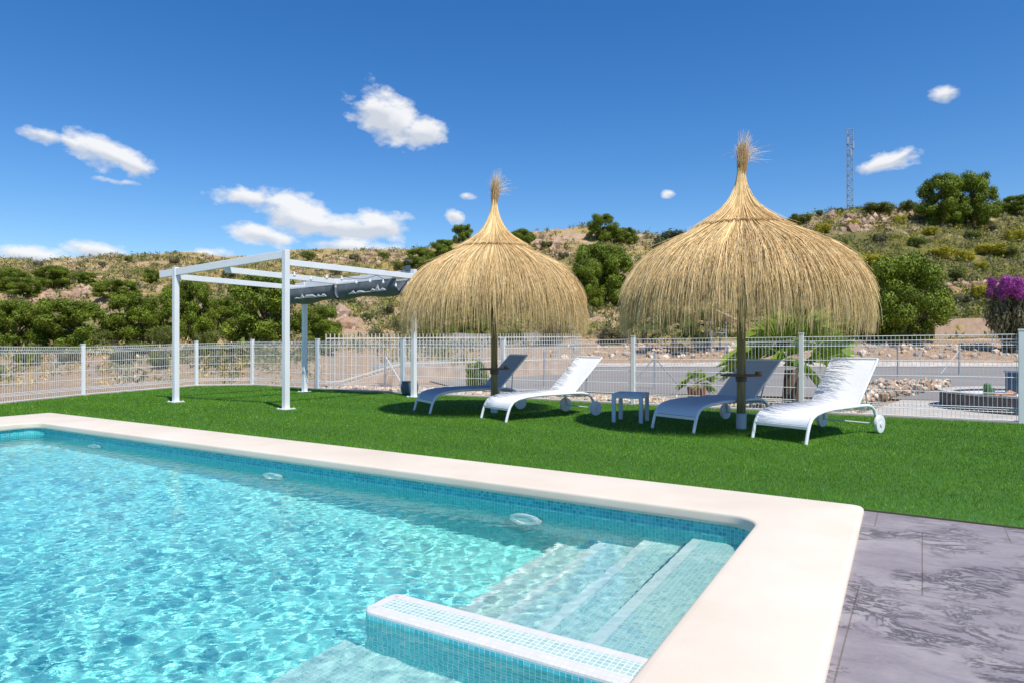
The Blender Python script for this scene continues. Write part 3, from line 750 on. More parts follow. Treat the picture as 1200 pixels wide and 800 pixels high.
def parasol(loc, scl, seed, label, grp):
    global RNG; RNG = np.random.default_rng(seed)
    root = thing('straw_parasol', label, 'parasol', loc, 0, grp)
    m = MB(); m.tube([(0, 0, .0), (0, 0, 1.2), (.01, .0, 2.3), (0, 0, 3.2)], [.055, .053, .05, .03], 14); m.build('pole', M['pole'], root, smooth=True)
    m = MB(); m.lathe([(.062, 0), (.062, .2), (.056, .205)], 20); m.build('pole_sleeve', M['plastic_blue_shaded'], root, smooth=True)
    m = MB(); m.lathe([(.058, .60), (.07, .605), (.07, .66), (.058, .665)], 20); cl = m.build('clamp', M['dark_plastic'], root, smooth=True)
    m = MB(); m.lathe([(.056, .672), (.25, .672), (.256, .68), (.25, .688), (.056, .688)], 28); m.build('tray', M['brown_wood'], root, smooth=True)
    m = MB(); m.lathe([(.0, .69), (.035, .69), (.04, .725), (.034, .73), (.0, .715)], 14, (.19, -.06, 0)); m.build('ashtray', M['brown_wood'], root, smooth=True)
    # frame
    for i in range(8):
        a = 2 * PI * i / 8 + .3; r0, z0 = prof(np.array([.12, .3, .55, .72, .85])); m = MB()
        m.tube([((r - .05) * math.cos(a), (r - .05) * math.sin(a), z - .05) for r, z in zip(r0, z0)], .014, 6); m.build('rib', M['brown_wood'], root, smooth=True)
    # inner mat of straw carrying the fringe
    t = np.linspace(.02, .70, 26); rr, zz = prof(t); m = MB(); m.lathe([(max(.02, a - .035), b - .03) for a, b in zip(rr, zz)], 64); m.build('thatch_lining', M['straw_under'], root, smooth=True)
    k = 11
    def layer(n, t0, t1a, t1b, lift, wid, bright):
        ph = RNG.uniform(0, 2 * PI, n); e = RNG.uniform(t1a, t1b, n); tt = t0 + (e - t0)[:, None] * np.linspace(0, 1, k)[None]
        clump = .030 * np.sin(ph * 23 + seed + 2 * np.sin(ph * 5)) + .026 * np.sin(ph * 47 + 2 * seed + 2 * np.sin(ph * 7)) + .022 * np.sin(ph * 83)
        e2 = np.clip(tt, 0, 1.06); r, z = prof(np.minimum(e2, 1)); z = z - np.maximum(0, e2 - 1) * 3.6
        out = lift + RNG.normal(0, .012, n)[:, None] + RNG.normal(0, .028, n)[:, None] * np.linspace(0, 1, k)[None] ** 2 + .35 * clump[:, None] * np.linspace(0, 1, k)[None]
        out = out * np.clip(r / .35, .12, 1)
        pp = ph[:, None] + RNG.normal(0, .05, n)[:, None] * np.linspace(0, 1, k)[None] ** 1.5
        rad = np.maximum(.008, r * np.clip(1 - .5 * RNG.random(n)[:, None] * (r < .08), .4, 1) + out); P_ = np.stack([rad * np.cos(pp), rad * np.sin(pp), z + out * .35], -1)
        g = RNG.random((n, 1)); c = np.array([.58, .40, .165]) * (1 - g) + np.array([.99, .80, .46]) * g
        dark = RNG.random(n) < .08; c[dark] *= .55
        c *= bright * (1 + 2.2 * clump)[:, None]
        return P_, wid * RNG.uniform(.6, 1.3, n), c
    ls = [layer(3600, .0, .325, .37, .016, .0036, 1.14), layer(7800, .30, .60, .83, .0, .0034, 1.03), layer(6400, .30, .66, 1.0, -.02, .0032, .98), layer(2000, .33, .50, .85, .022, .0038, 1.08)]
    co, f, tn = strands(np.concatenate([l[0] for l in ls]), np.concatenate([l[1] for l in ls]), np.concatenate([l[2] for l in ls]))
    link('thatch', np_mesh('thatch', co, f, False, tn), M['straw'], root)
    m = MB(); R0 = .552; pts = [((R0 + .006 * math.sin(i * 1.9)) * math.cos(2 * PI * i / 90), (R0 + .006 * math.sin(i * 1.9)) * math.sin(2 * PI * i / 90), 2.522 + .008 * math.sin(i * 2.3)) for i in range(91)]
    m.tube(pts, .021, 6, False); m.build('rope_ring', M['rope'], root, smooth=True)
    # top tuft
    n = 420; ph = RNG.uniform(0, 2 * PI, n); s = np.linspace(0, 1, 9)[None]; spread = np.abs(RNG.normal(0, .030, n))[:, None]; ln = RNG.uniform(.26, .50, n)[:, None]
    core = RNG.uniform(.2, 1, n)[:, None]
    rad = core * (.040 + .016 * np.sin(np.clip(s * 1.1, 0, 1) * PI)) + spread * s ** 3
    g = RNG.random((n, 1)); c = np.array([.46, .27, .09]) * (1 - g) + np.array([.82, .60, .30]) * g
    co, f, tn = strands(np.stack([rad * np.cos(ph)[:, None] + .02 * s, rad * np.sin(ph)[:, None], 3.10 + ln * s], -1), np.full(n, .0034), c)
    link('top_tuft', np_mesh('top_tuft', co, f, False, tn), M['straw'], root)
    n = 170; ph = RNG.uniform(0, 2 * PI, n); ln = RNG.uniform(.42, .66, n)[:, None]; spread = np.abs(RNG.normal(0, .085, n))[:, None]
    rad = .03 + spread * s ** 2.6; x = rad * np.cos(ph)[:, None] + (.03 + .05 * RNG.random(n)[:, None]) * s ** 2.5
    c = np.array([.86, .72, .54]) * RNG.uniform(.8, 1.1, (n, 1)); z = 3.12 + ln * s - spread * 1.1 * s ** 4
    P1 = np.stack([x, rad * np.sin(ph)[:, None], z], -1)
    m_ = 34; ph = RNG.uniform(-.9, .9, m_); L_ = RNG.uniform(.15, .42, m_)[:, None]; up = RNG.uniform(.08, .34, m_)[:, None]
    P2 = np.stack([.03 + L_ * s ** 1.8 * np.cos(ph)[:, None], L_ * s ** 1.8 * np.sin(ph)[:, None] * .6, 3.30 + up * s ** .8 - .05 * s ** 4], -1)
    co, f, tn = strands(np.concatenate([P1, P2]), np.full(n + m_, .0022), np.concatenate([c, np.tile([.88, .75, .58], (m_, 1))]))
    link('loose_stalks', np_mesh('loose_stalks', co, f, False, tn), M['straw'], root)
    root.scale = scl; return root
G = 'straw parasols on the lawn'
p2 = ground(863, 503, 0)
parasol((p2.x + .06, p2.y, Zt - .01), (1, 1, 1), 3, 'larger straw parasol on a wooden pole, nearer the camera, over the two right loungers', G)
p1 = ground(577, 484, 0)
parasol((p1.x + .03, p1.y, Zt - .01), (.95, .95, 1.0), 8, 'smaller looking straw parasol beside the pergola, over the two left loungers', G)
RNG = np.random.default_rng(99)

# ------------------------------------------------------------------ sun loungers
def lounger(loc, rz, hinge, top_s, top_z, sling, frame, label, width=.64):
    root = thing('sun_lounger', label, 'sun lounger', loc, rz, 'sun loungers under the straw parasols')
    hw = width / 2; rail = [(0, 0), (.035, .12), (.07, .205), (.12, .265), (.20, .300), (.34, .325), (.55, .340), (.85, .342), (1.15, .345), (1.32, .342), (1.42, .325), (1.495, .28), (1.54, .21), (1.565, .12)]
    for s in (-1, 1):
        m = MB(); m.tube([(x, s * hw, z) for x, z in rail], .019, 10); m.build('side_frame', frame, root, smooth=True)
    m = MB(); m.bar((.05, -hw, .17), (.05, hw, .17), .02, .035); m.build('crossbar', frame, root, bevel=.004)
    m = MB(); m.bar((1.40, -hw, .30), (1.40, hw, .30), .02, .03); m.build('crossbar', frame, root, bevel=.004)
    m = MB(); m.tube([(1.555, -hw - .03, .11), (1.555, hw + .03, .11)], .010, 8); m.build('axle', frame, root, smooth=True)
    for s in (-1, 1):
        y = s * (hw + .035)
        m = MB()
        pr = [(.0, -.022), (.07, -.022), (.105, -.018), (.110, 0), (.105, .018), (.07, .022), (.03, .018), (.028, .03), (.0, .03)]; n = 26; vs = []
        for r_, h in pr:
            for k in range(n): a = 2 * PI * k / n; vs.append((1.555 + r_ * math.cos(a), y + s * h, .112 + r_ * math.sin(a)))
        m.add(vs, [(i * n + k, i * n + (k + 1) % n, (i + 1) * n + (k + 1) % n, (i + 1) * n + k) for i in range(len(pr) - 1) for k in range(n)])
        m.build('wheel', frame, root, smooth=True)
    # seat sling: sagging sheet with thickness
    def sheet(path, w, th, sag, name, curl=0):
        ny = 9; ring = []
        L = len(path); top = []; bot = []
        for i, (x, z) in enumerate(path):
            for j in range(ny):
                v = -1 + 2 * j / (ny - 1); d = -sag * (1 - v * v) * math.sin(PI * min(1, max(0, i / (L - 1))))
                top.append((x, v * w, z + d)); bot.append((x, v * w, z + d - th))
        nv = L * ny; vs = top + bot; fs = []
        for i in range(L - 1):
            for j in range(ny - 1):
                a_ = i * ny + j; fs.append((a_, a_ + 1, a_ + ny + 1, a_ + ny)); fs.append((nv + a_, nv + a_ + ny, nv + a_ + ny + 1, nv + a_ + 1))
        for i in range(L - 1):
            for j in (0, ny - 1): a_ = i * ny + j; fs.append((a_, a_ + ny, nv + a_ + ny, nv + a_))
        for j in range(ny - 1):
            for i in (0, L - 1): a_ = i * ny + j; fs.append((a_, a_ + 1, nv + a_ + 1, nv + a_))
        m = MB(); m.add(vs, fs); return m.build(name, sling, root, smooth=True)
    sp = [(x + .0, z + .012) for x, z in ((.062, .185), (.085, .235), (.125, .272), (.20, .306), (.30, .326), (.42, .339), (.55, .346), (.70, .349), (.85, .350), (1.0, .351), (hinge, .352))]
    sheet(sp, hw - .012, .006, .018, 'seat_sling')
    bp = [(hinge + (top_s - hinge) * t - .015 * math.sin(PI * t), .352 + (top_z - .352) * t) for t in np.linspace(0.0, 1, 12)]
    sheet([(x, z) for x, z in bp], hw - .045, .006, .02, 'backrest_sling')
    b0, b1 = Vector((hinge, 0, .345)), Vector((top_s + .004, 0, top_z + .004))
    m = MB()
    for s in (-1, 1): m.tube([b0 + Vector((0, s * (hw - .036), 0)), b1 + Vector((0, s * (hw - .036), 0))], .014, 8)
    m.tube([b1 + Vector((0, -hw + .036, 0)), b1 + Vector((0, hw - .036, 0))], .014, 8); m.build('backrest_frame', frame, root, smooth=True)
    # support strut behind the backrest
    mid = b0.lerp(b1, .5); m = MB()
    for s in (-1, 1): m.tube([mid + Vector((0, s * (hw - .07), -.01)), (min(1.45, mid.x + .18), s * (hw - .06), .30)], .008, 6)
    m.tube([(min(1.45, mid.x + .18), -hw, .30), (min(1.45, mid.x + .18), hw, .30)], .008, 6); m.build('strut', M['galv'], root, smooth=True)
    m = MB(); m.tube([(hinge - .3, -hw + .05, .31), (hinge + .25, -hw + .05, .285)], .007, 6); m.tube([(hinge - .3, hw - .05, .31), (hinge + .25, hw - .05, .285)], .007, 6); m.build('runner', frame, root, smooth=True)
    return root
def lplace(pa, pb, dirx, diry):
    """feet seen at the two places; returns middle and heading"""
    a, b = ground(*pa), ground(*pb); m = (a + b) / 2; m.z = Zt; return m, math.atan2(diry, dirx)
m4, r4 = lplace((884, 514), (942, 522), .80, .60)
lounger(m4, r4, 1.18, 1.66, .875, M['sling_white'], M['white_metal'], 'white sun lounger in full sun, rightmost and nearest of the four')
m3, r3 = lplace((764, 502), (813, 509), .80, .60)
lounger(m3, r3, 1.27, 1.88, .83, M['sling_pale'], M['white_metal'], 'pale blue sun lounger shaded behind the larger parasol pole, right of the little table')
m2, r2 = lplace((562, 490), (595, 496), .83, .556)
lounger(m2, r2, 1.20, 1.74, .845, M['sling_white'], M['white_metal'], 'white sun lounger in sun right of the smaller parasol pole, left of the little table')
m1, r1 = lplace((483, 481), (506, 486), .87, .49)
lounger(m1, r1, 1.22, 1.72, .86, M['sling_blue'], M['white_metal'], 'dark grey blue sun lounger, leftmost and farthest, beside the pergola post')

# side table
tb = ground(739, 494.5, 0); rz = math.atan2(.60, .80) - PI / 2 + .25
st = thing('side_table', 'small square white plastic side table between the loungers, tinted blue for the parasol shade', 'side table', (tb.x, tb.y, Zt), math.atan2(-.40, .92))
m = MB(); m.box((0, 0, .385), (.42, .42, .022)); m.build('table_top', M['plastic_blue_shaded'], st, bevel=.01)
for s in (-1, 1):
    m = MB(); m.box((0, s * .192, .352), (.36, .018, .045)); m.build('apron', M['plastic_blue_shaded'], st, bevel=.003)
    m = MB(); m.box((s * .192, 0, .352), (.018, .36, .045)); m.build('apron', M['plastic_blue_shaded'], st, bevel=.003)
    for q in (-1, 1):
        m = MB(); m.box((s * .185, q * .185, .187), (.05, .05, .374)); m.build('leg', M['plastic_blue_shaded'], st, bevel=.008)

# ------------------------------------------------------------------ pergola
W = M['white_metal']
pF, pL, pR, pB = ground(335, 480), ground(206, 471.5), ground(485, 465.5), ground(357, 459.5)
per = thing('pergola', 'white metal pergola frame with a rolled grey canopy, left on the lawn', 'pergola', (pF.x, pF.y, Zt))
O = Vector((pF.x, pF.y, 0))
eL, eR = (pL - pF), (pR - pF)
angp = math.atan2(eR.y, eR.x)
def rel(p, z): return Vector((p.x - O.x, p.y - O.y, z))
for p, h in ((pF, 2.56), (pL, 2.42), (pR, 2.50), (pB, 2.36)):
    m = MB(); c = rel(p, h / 2); m.box(c, (.09, .09, h), angp); o = m.build('post', W, per, bevel=.006)
    m = MB(); m.box((c.x, c.y, .008), (.22, .22, .014), angp)
    for sx in (-1, 1):
        for sy in (-1, 1): m.box((c.x + sx * .085 * math.cos(angp) - sy * .085 * math.sin(angp), c.y + sx * .085 * math.sin(angp) + sy * .085 * math.cos(angp), .022), (.018, .018, .014), angp)
    m.build('foot_plate', W, o)
zF, zL, zR, zB = 2.49, 2.33, 2.40, 2.24
def beam(a, b, w=.06, h=.11, o0=0, o1=0, name='beam'):
    d = (b - a).normalized(); m = MB(); m.bar(a - d * o0, b + d * o1, w, h); return m.build(name, W, per, bevel=.005)
beam(rel(pF, zF), rel(pL, zL), .07, .125, 0, .42)
beam(rel(pR, 2.44), rel(pB, 2.30), .07, .12, 0, .25)
beam(rel(pF, 2.36), rel(pR, 2.36), .05, .10)
beam(rel(pL, 2.25), rel(pB, 2.23), .05, .10)
mFL = pF.lerp(pL, .52); mRB = pR.lerp(pB, .52)
mm = beam(rel(mFL, 2.31), rel(mRB, 2.28), .05, .10)
for f_ in (.52,):
    a_, b_ = pF.lerp(pL, f_), pF.lerp(pL, f_)
    m = MB(); m.box(rel(a_, 2.36) + Vector((0, 0, 0)), (.04, .03, .12), angp); m.build('bracket', W, per)
# gathered canopy: folded cloth hanging in two bays near the far beam
def cloth(pa, pb, seed):
    """one bay of the retracted canopy: cloth hanging in a deep fold between two rods (front rod towards the near beam)"""
    rr = random.Random(seed); n = 30; d = pb - pa; cr = (pF - pR).normalized(); vs = []
    sec = [(.50, .0), (.52, -.10), (.50, -.20), (.42, -.27), (.30, -.29), (.18, -.24), (.10, -.12), (.06, .02), (.075, .02), (.115, -.11), (.19, -.22), (.30, -.27), (.41, -.25), (.48, -.18), (.50, -.09), (.485, .0)]
    k = len(sec)
    for i in range(n + 1):
        t = i / n; c = pa + d * t; e_ = 1 - .10 * math.cos(t * 7 + seed)
        for j, (u, z) in enumerate(sec):
            wv_ = .012 * math.sin(t * 17 + j * .8 + seed) + .007 * math.sin(t * 41 + j * 1.9)
            q = c + cr * (u + wv_ * (z < -.05)); vs.append((q.x, q.y, q.z + z * (e_ if z < 0 else 1)))
    fs = [(i * k + j, i * k + (j + 1) % k, (i + 1) * k + (j + 1) % k, (i + 1) * k + j) for i in range(n) for j in range(k)]
    m = MB(); m.add(vs, fs); o = m.build('canopy_cloth', M['canvas'], per, smooth=True, angle=60)
    # pale strip on the outer face, painting light caught inside the fold
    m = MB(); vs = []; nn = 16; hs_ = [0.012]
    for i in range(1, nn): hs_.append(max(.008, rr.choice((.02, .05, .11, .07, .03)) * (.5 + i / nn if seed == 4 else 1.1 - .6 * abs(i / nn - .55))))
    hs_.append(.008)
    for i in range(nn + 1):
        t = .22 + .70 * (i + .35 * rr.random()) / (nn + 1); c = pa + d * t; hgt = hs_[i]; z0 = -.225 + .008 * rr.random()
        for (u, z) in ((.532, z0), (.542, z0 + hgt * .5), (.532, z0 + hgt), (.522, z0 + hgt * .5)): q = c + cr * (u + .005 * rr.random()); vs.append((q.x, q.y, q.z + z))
    m.add(vs, [(i * 4 + j, i * 4 + (j + 1) % 4, (i + 1) * 4 + (j + 1) % 4, (i + 1) * 4 + j) for i in range(nn) for j in range(4)]); m.build('lit_fold', M['canvas_lit'], o)
    for u in (.07, .495):
        m = MB(); m.bar(pa + cr * u + Vector((0, 0, .018)), pb + cr * u + Vector((0, 0, .018)), .022, .028); m.build('canopy_rod', W, per)
cR, cB, cM = rel(pR, 2.29), rel(pB, 2.17), rel(mRB, 2.22)
dn = (cM - cB).normalized() * .04
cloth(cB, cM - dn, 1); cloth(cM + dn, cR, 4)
# solar lamp on the right post
sl = thing('solar_lamp', 'small dark solar lamp fixed on top of the right pergola post', 'lamp', (pR.x - .12, pR.y, 2.50))
m = MB(); m.box((0, 0, .03), (.11, .09, .10)); m.build('lamp_body', M['navy'], sl, bevel=.01)
m = MB(); m.tube([(0, 0, .08), (0, 0, .17)], .012, 8); m.build('stem', M['dark_plastic'], sl)
m = MB(); m.box((0, 0, .18), (.19, .15, .02), ax=Matrix.Rotation(R(18), 3, 'Y')); m.build('solar_panel', M['navy'], sl, bevel=.004)
# string lights
sg = thing('string_lights', 'string of small clear bulbs strung under the pergola beams', 'string lights', (pF.x, pF.y, 0))
path = []
A_, B_, C_ = rel(pF, 2.30), rel(pR, 2.33), rel(pB, 2.18)
for (a_, b_, n_) in ((A_, B_, 9), (B_, C_, 5)):
    for i in range(n_ * 4 + 1):
        t = i / (n_ * 4); q = a_.lerp(b_, t); q.z -= .10 * (1 - (2 * ((t * n_ / 3) % 1) - 1) ** 2); path.append((q, i % 4 == 2))
m = MB(); m.tube([q for q, _ in path], .005, 5); m.build('cable', M['dark_plastic'], sg)
for q, bb in path:
    if bb:
        m = MB(); m.lathe([(.0, -.10), (.016, -.092), (.024, -.075), (.021, -.055), (.010, -.035), (.010, -.01), (0, -.005)], 10, q); m.build('bulb', M['bulb'], sg, smooth=True)
sp_ = ground(480, 463)
pot = thing('round_pot', 'squat dark blue pot at the foot of the right pergola post', 'pot', (sp_.x, sp_.y, Zt))
m = MB(); m.lathe([(0, .0), (.13, .0), (.17, .06), (.185, .18), (.16, .26), (.17, .28), (.15, .285), (.14, .25), (0, .24)], 22); m.build('pot_body', M['navy'], pot, smooth=True)

# ------------------------------------------------------------------ white mesh fence
fe = thing('mesh_fence', 'white welded wire mesh fence on white posts around the lawn', 'fence', (0, 0, 0))
def post_h(p): return H - (400 - 398) * 0 + .02
PH = [1.05, 1.02, .99, 1.05, 1.09, 1.10, 1.11, 1.10, 1.14, 1.17, 1.20, 1.2, 1.2]
def panel(p, q, h0, h1):
    p, q = Vector((p.x, p.y, Zt)), Vector((q.x, q.y, Zt)); d = q - p; L = d.length; n = max(2, int(L / .052)); dd = d / L; nrm = Vector((-dd.y, dd.x, 0))
    zz = [(.03, 0), (.12, 0), (.145, .028), (.17, 0), (.87, 0), (.90, .03), (.93, 0), (.985, 0)]
    paths = []
    for i in range(1, n):
        t = i / n; h = h0 + (h1 - h0) * t; c = p + d * t
        paths.append([tuple(c + nrm * o + Vector((0, 0, z * h))) for z, o in zz])
    co, f, _ = strands_square(np.array(paths), .0033)
    cs = [co]; fss = [f]; off = len(co)
    hp = []
    for z, o in ((.03, 0), (.12, .0), (.145, .028), (.17, 0), (.33, 0), (.51, 0), (.69, 0), (.87, 0), (.90, .03), (.93, 0), (.985, 0)):
        a_, b_ = p + nrm * o, q + nrm * o; hp.append([tuple(a_.lerp(b_, t) + Vector((0, 0, z * (h0 + (h1 - h0) * t)))) for t in (0, .5, 1)])
    co2, f2, _ = strands_square(np.array(hp), .0046); cs.append(co2); fss.append(f2 + off)
    return np_mesh('mesh_panel', np.concatenate(cs), np.concatenate(fss), False)
def strands_square(paths, r):
    m, k, _ = paths.shape; d = np.gradient(paths, axis=1); d /= np.linalg.norm(d, axis=2)[..., None]
    up = np.where(np.abs(d[..., 2:3]) > .9, np.array([1.0, 0, 0]), np.array([0, 0, 1.0])); a = np.cross(d, up); a /= np.linalg.norm(a, axis=2)[..., None]; b = np.cross(d, a)
    ang = np.arange(4) * PI / 2; ring = (a[:, :, None] * np.cos(ang)[None, None, :, None] + b[:, :, None] * np.sin(ang)[None, None, :, None]) * r + paths[:, :, None]
    idx = np.arange(m * k * 4).reshape(m, k, 4); nx = np.roll(idx, -1, 2); f = np.stack([idx[:, :-1], nx[:, :-1], nx[:, 1:], idx[:, 1:]], -1).reshape(-1, 4)
    return ring.reshape(-1, 3), f, None
for i in range(len(line)):
    h = PH[i]; p = line[i]
    if i < len(line) - 1 : link('mesh_panel', panel(line[i], line[i + 1], PH[i], PH[i + 1]), M['white_metal'], fe)
    m = MB(); an = math.atan2(U.y, U.x); big = i in (5, 6)
    m.box((p.x, p.y, (h + .05) / 2), (.065 if not big else .085, .065, h + .05), an)
    o = m.build('post', M['white_metal'] if not big else M['grey_post'], fe, bevel=.004)
    m = MB(); m.box((p.x, p.y, h + .055), (.075 if not big else .095, .075, .02), an); m.build('post_cap', M['white_metal'], o)
kb = MB()
for i in range(1, len(line) - 1):
    a_, b_ = line[i], line[i + 1]; nrm = Vector((-(b_ - a_).y, (b_ - a_).x, 0)).normalized() * .09
    kb.bar(Vector((a_.x, a_.y, .0)) + nrm * .6, Vector((b_.x, b_.y, .0)) + nrm * .6, .17, .07)
tag(kb.build('kerb', M['concrete']), 'narrow concrete kerb under the white fence', kind='structure')

# picket fence / gate going back
pk = thing('picket_fence', 'cream fence of upright bars running back behind the pergola and along the far drive', 'fence', (0, 0, 0))
PKA, PKB = Vector((-4.62, 16.95, 0)), Vector((2.45, 24.2, 0))
npk = int((PKB - PKA).length / .122); an = math.atan2((PKB - PKA).y, (PKB - PKA).x)
def pbase(t): return .02 + .40 * min(1, max(0, (t - .04) / .18))
m = MB()
for i in range(npk + 1):
    t = i / npk; p = PKA.lerp(PKB, t); z0, z1 = pbase(t), 1.29 + .09 * t; m.box((p.x, p.y, (z0 + z1) / 2), (.020, .020, z1 - z0), an)
m.build('bars', M['cream_metal'], pk)
for top in (0, 1):
    m = MB()
    for i in range(24):
        t0, t1 = i / 24, (i + 1) / 24; p, q = PKA.lerp(PKB, t0), PKA.lerp(PKB, t1); f_ = (lambda t: 1.29 + .09 * t - .12) if top else (lambda t: pbase(t) + .08)
        m.bar((p.x, p.y, f_(t0)), (q.x, q.y, f_(t1)), .026, .035)
    m.build('rail', M['cream_metal'], pk)
m = MB(); nn = Vector((-(PKB - PKA).y, (PKB - PKA).x, 0)).normalized() * .09
for i in range(24):
    t0, t1 = i / 24, (i + 1) / 24; p, q = PKA.lerp(PKB, t0), PKA.lerp(PKB, t1)
    vs = [(a_.x + nn.x * s_, a_.y + nn.y * s_, z) for a_, t in ((p, t0), (q, t1)) for s_ in (-1, 1) for z in (-.1, pbase(t) - .01)]
    m.add(vs, [(0, 1, 5, 4), (2, 6, 7, 3), (1, 3, 7, 5)])
m.build('plinth', M['earth_wall'], pk)
# low concrete wall behind it and grey wall
def wall(name, p, q, h, th, mat, label, base=-.1):
    m = MB(); n = 10
    for i in range(n):
        a_, b_ = p.lerp(q, i / n), p.lerp(q, (i + 1) / n); za, zb_ = tz(a_.x, a_.y), tz(b_.x, b_.y)
        d = (b_ - a_).normalized(); nn = Vector((-d.y, d.x, 0)) * th / 2; zz_ = (za, zb_)
        vs = []
        for pt, zq in ((a_, za), (b_, zb_)):
            for s in (-1, 1):
                for hh in (base, h): vs.append((pt.x + nn.x * s, pt.y + nn.y * s, zq + hh))
        m.add(vs, [(0, 1, 5, 4), (2, 6, 7, 3), (1, 3, 7, 5)] + ([(0, 2, 3, 1)] if i == 0 else []) + ([(4, 5, 7, 6)] if i == n - 1 else []))
    o = m.build(name, mat); tag(o, label, 'wall'); return o
wall('low_wall', Vector((-3.9, 19.6, 0)), Vector((-2.2, 23.4, 0)), .5, .25, M['concrete'], 'low pale concrete wall behind the white bars right of the back pergola post')
wall('long_wall', Vector((-4.5, 37.5, 0)), Vector((3.5, 38.4, 0)), .6, .3, M['grey_wall'], 'long low grey wall behind the far end of the bar fence')
wall('retaining_wall', Vector((22.5, 36.5, 0)), Vector((28.5, 36.8, 0)), .95, .3, M['tan_roof'], 'low pinkish retaining wall across the road left of the bougainvillea')
# brace post left of gate
bp_ = thing('braced_post', 'grey post with a slanting white brace behind the fence gate', 'post', (-2.95 - .3, 17.5, 0))
m = MB(); m.tube([(0, 0, 0), (0, 0, .82)], .025, 8); m.build('upright', M['galv'], bp_, smooth=True)
m = MB(); m.tube([(.02, 0, .70), (.42, .1, .0)], .018, 8); m.build('brace', M['white_metal'], bp_, smooth=True)

# wire fence along the road: thin grey posts
wf = thing('wire_fence', 'thin grey wire fence on slim posts along the near side of the road', 'fence', (0, 0, 0))
wp = [(838 - 200, 452, .86), (767, 455, .86), (850, 443, .9), (921, 446, .9), (1052, 441, .95), (1124, 438, .95), (1215, 436, .95)]
pw = []
for px, py, h in wp:
    p = ground(px, py, 0); pw.append((p, h)); m = MB(); m.tube([(p.x, p.y, -.05), (p.x, p.y, h)], .024, 8); m.build('post', M['galv'], wf, smooth=True)
for zf in (.3, .62, .95):
    m = MB(); m.tube([(p.x, p.y, h * zf) for p, h in pw], .004, 4); m.build('wire', M['galv'], wf)
for i, sgn, mat in ((1, -1, 'galv'), (1, 1, 'galv'), (5, -1, 'white_metal')):
    p, h = pw[i]; m = MB(); m.tube([(p.x, p.y, h * .85), (p.x + sgn * .62, p.y, .02)], .014, 6); m.build('brace', M[mat], wf)

# ------------------------------------------------------------------ palms and planter
def palm(loc, label, r, n_fan, seed, cat='palm', name='palm', zc=.35, spread=1.0, trunk=True):
    rr = random.Random(seed); root = thing(name, label, cat, loc)
    if trunk:
        m = MB(); m.tube([(0, 0, 0), (.01, 0, zc * .5), (0, 0, zc)], [.12 * r, .11 * r, .08 * r], 10); m.build('trunk', M['bark'], root, smooth=True)
    P_ = []; T_ = []
    for i in range(n_fan):
        az = 2 * PI * (i * .381966 % 1) + rr.uniform(-.2, .2); el = -.05 + 1.45 * (i / n_fan) ** .8 + rr.uniform(-.1, .1); L = r * rr.uniform(.46, .66); o = Vector((0, 0, zc)); d = Vector((math.cos(az) * math.cos(el), math.sin(az) * math.cos(el), math.sin(el)))
        hub = o + d * L * .8; side = Vector((-math.sin(az), math.cos(az), 0)); up = side.cross(d); roll = rr.uniform(-.7, .7); side = (side * math.cos(roll) + up * math.sin(roll)).normalized(); up = side.cross(d)
        for s in (-1, 1):
            P_.append([o + side * .008 * s, hub + side * .006 * s, hub]); T_ += [(.14, .20, .05)] * 3
        nl = 17
        for k in range(nl):
            a = (k / (nl - 1) - .5) * 2.3; dd = (d * math.cos(a) + side * math.sin(a)).normalized(); ll = L * rr.uniform(.85, 1.1) * (1 - .12 * abs(a)); w = .0085 * r * spread
            perp = dd.cross(up).normalized() * w; m1 = hub + dd * ll * .55 + Vector((0, 0, -.02)); tip = hub + dd * ll + Vector((0, 0, -.55 * ll * (.4 + .6 * rr.random()) * (1 - .5 * math.sin(max(0, el))) - .03))
            g = rr.random(); c = (.20 + .24 * g, .34 + .22 * g, .035 + .05 * g) if name == 'palm' else (.07 + .09 * g, .12 + .09 * g, .03 + .03 * g)
            P_.append([hub, m1 + perp, tip]); P_.append([hub, tip, m1 - perp]); T_ += [c] * 6
    co = np.array([p[:] for t_ in P_ for p in t_]); link('fronds', np_mesh('fronds', co, np.arange(len(co)).reshape(-1, 3), False, np.array(T_)), M['scrub'], root)
    return root
pp = fence_at(905) + Vector((.7, 1.0, 0)); palm((pp.x, pp.y, 0), 'large fan palm with long drooping bright green fronds behind the shaded right lounger', 1.3, 26, 4, zc=.62)
pp = fence_at(823) + Vector((.15, .9, 0)); q_ = palm((pp.x, pp.y, .0), 'small potted palm behind the fence beside the little table', .42, 12, 9, zc=.32, trunk=False)
m = MB(); m.lathe([(0, 0), (.13, 0), (.17, .3), (.15, .3), (0, .27)], 18); m.build('pot', M['terracotta'], q_, smooth=True)
for i, (px, Yd, s, lb) in enumerate(((790, 33, 1.7, 'dark yucca across the road under the left fringe of the larger parasol'), (828, 34, 1.5, 'yucca across the road left of the larger parasol pole'), (935, 33, 1.7, 'yucca across the road right of the fan palm top'), (755, 36, 1.4, 'spiky plant across the road at the left edge of the larger parasol'))):
    x = (px - 600) / F * Yd; palm((x, Yd, tz(x, Yd)), lb, s, 16, 20 + i, 'yucca', 'yucca', .9, 1.6)
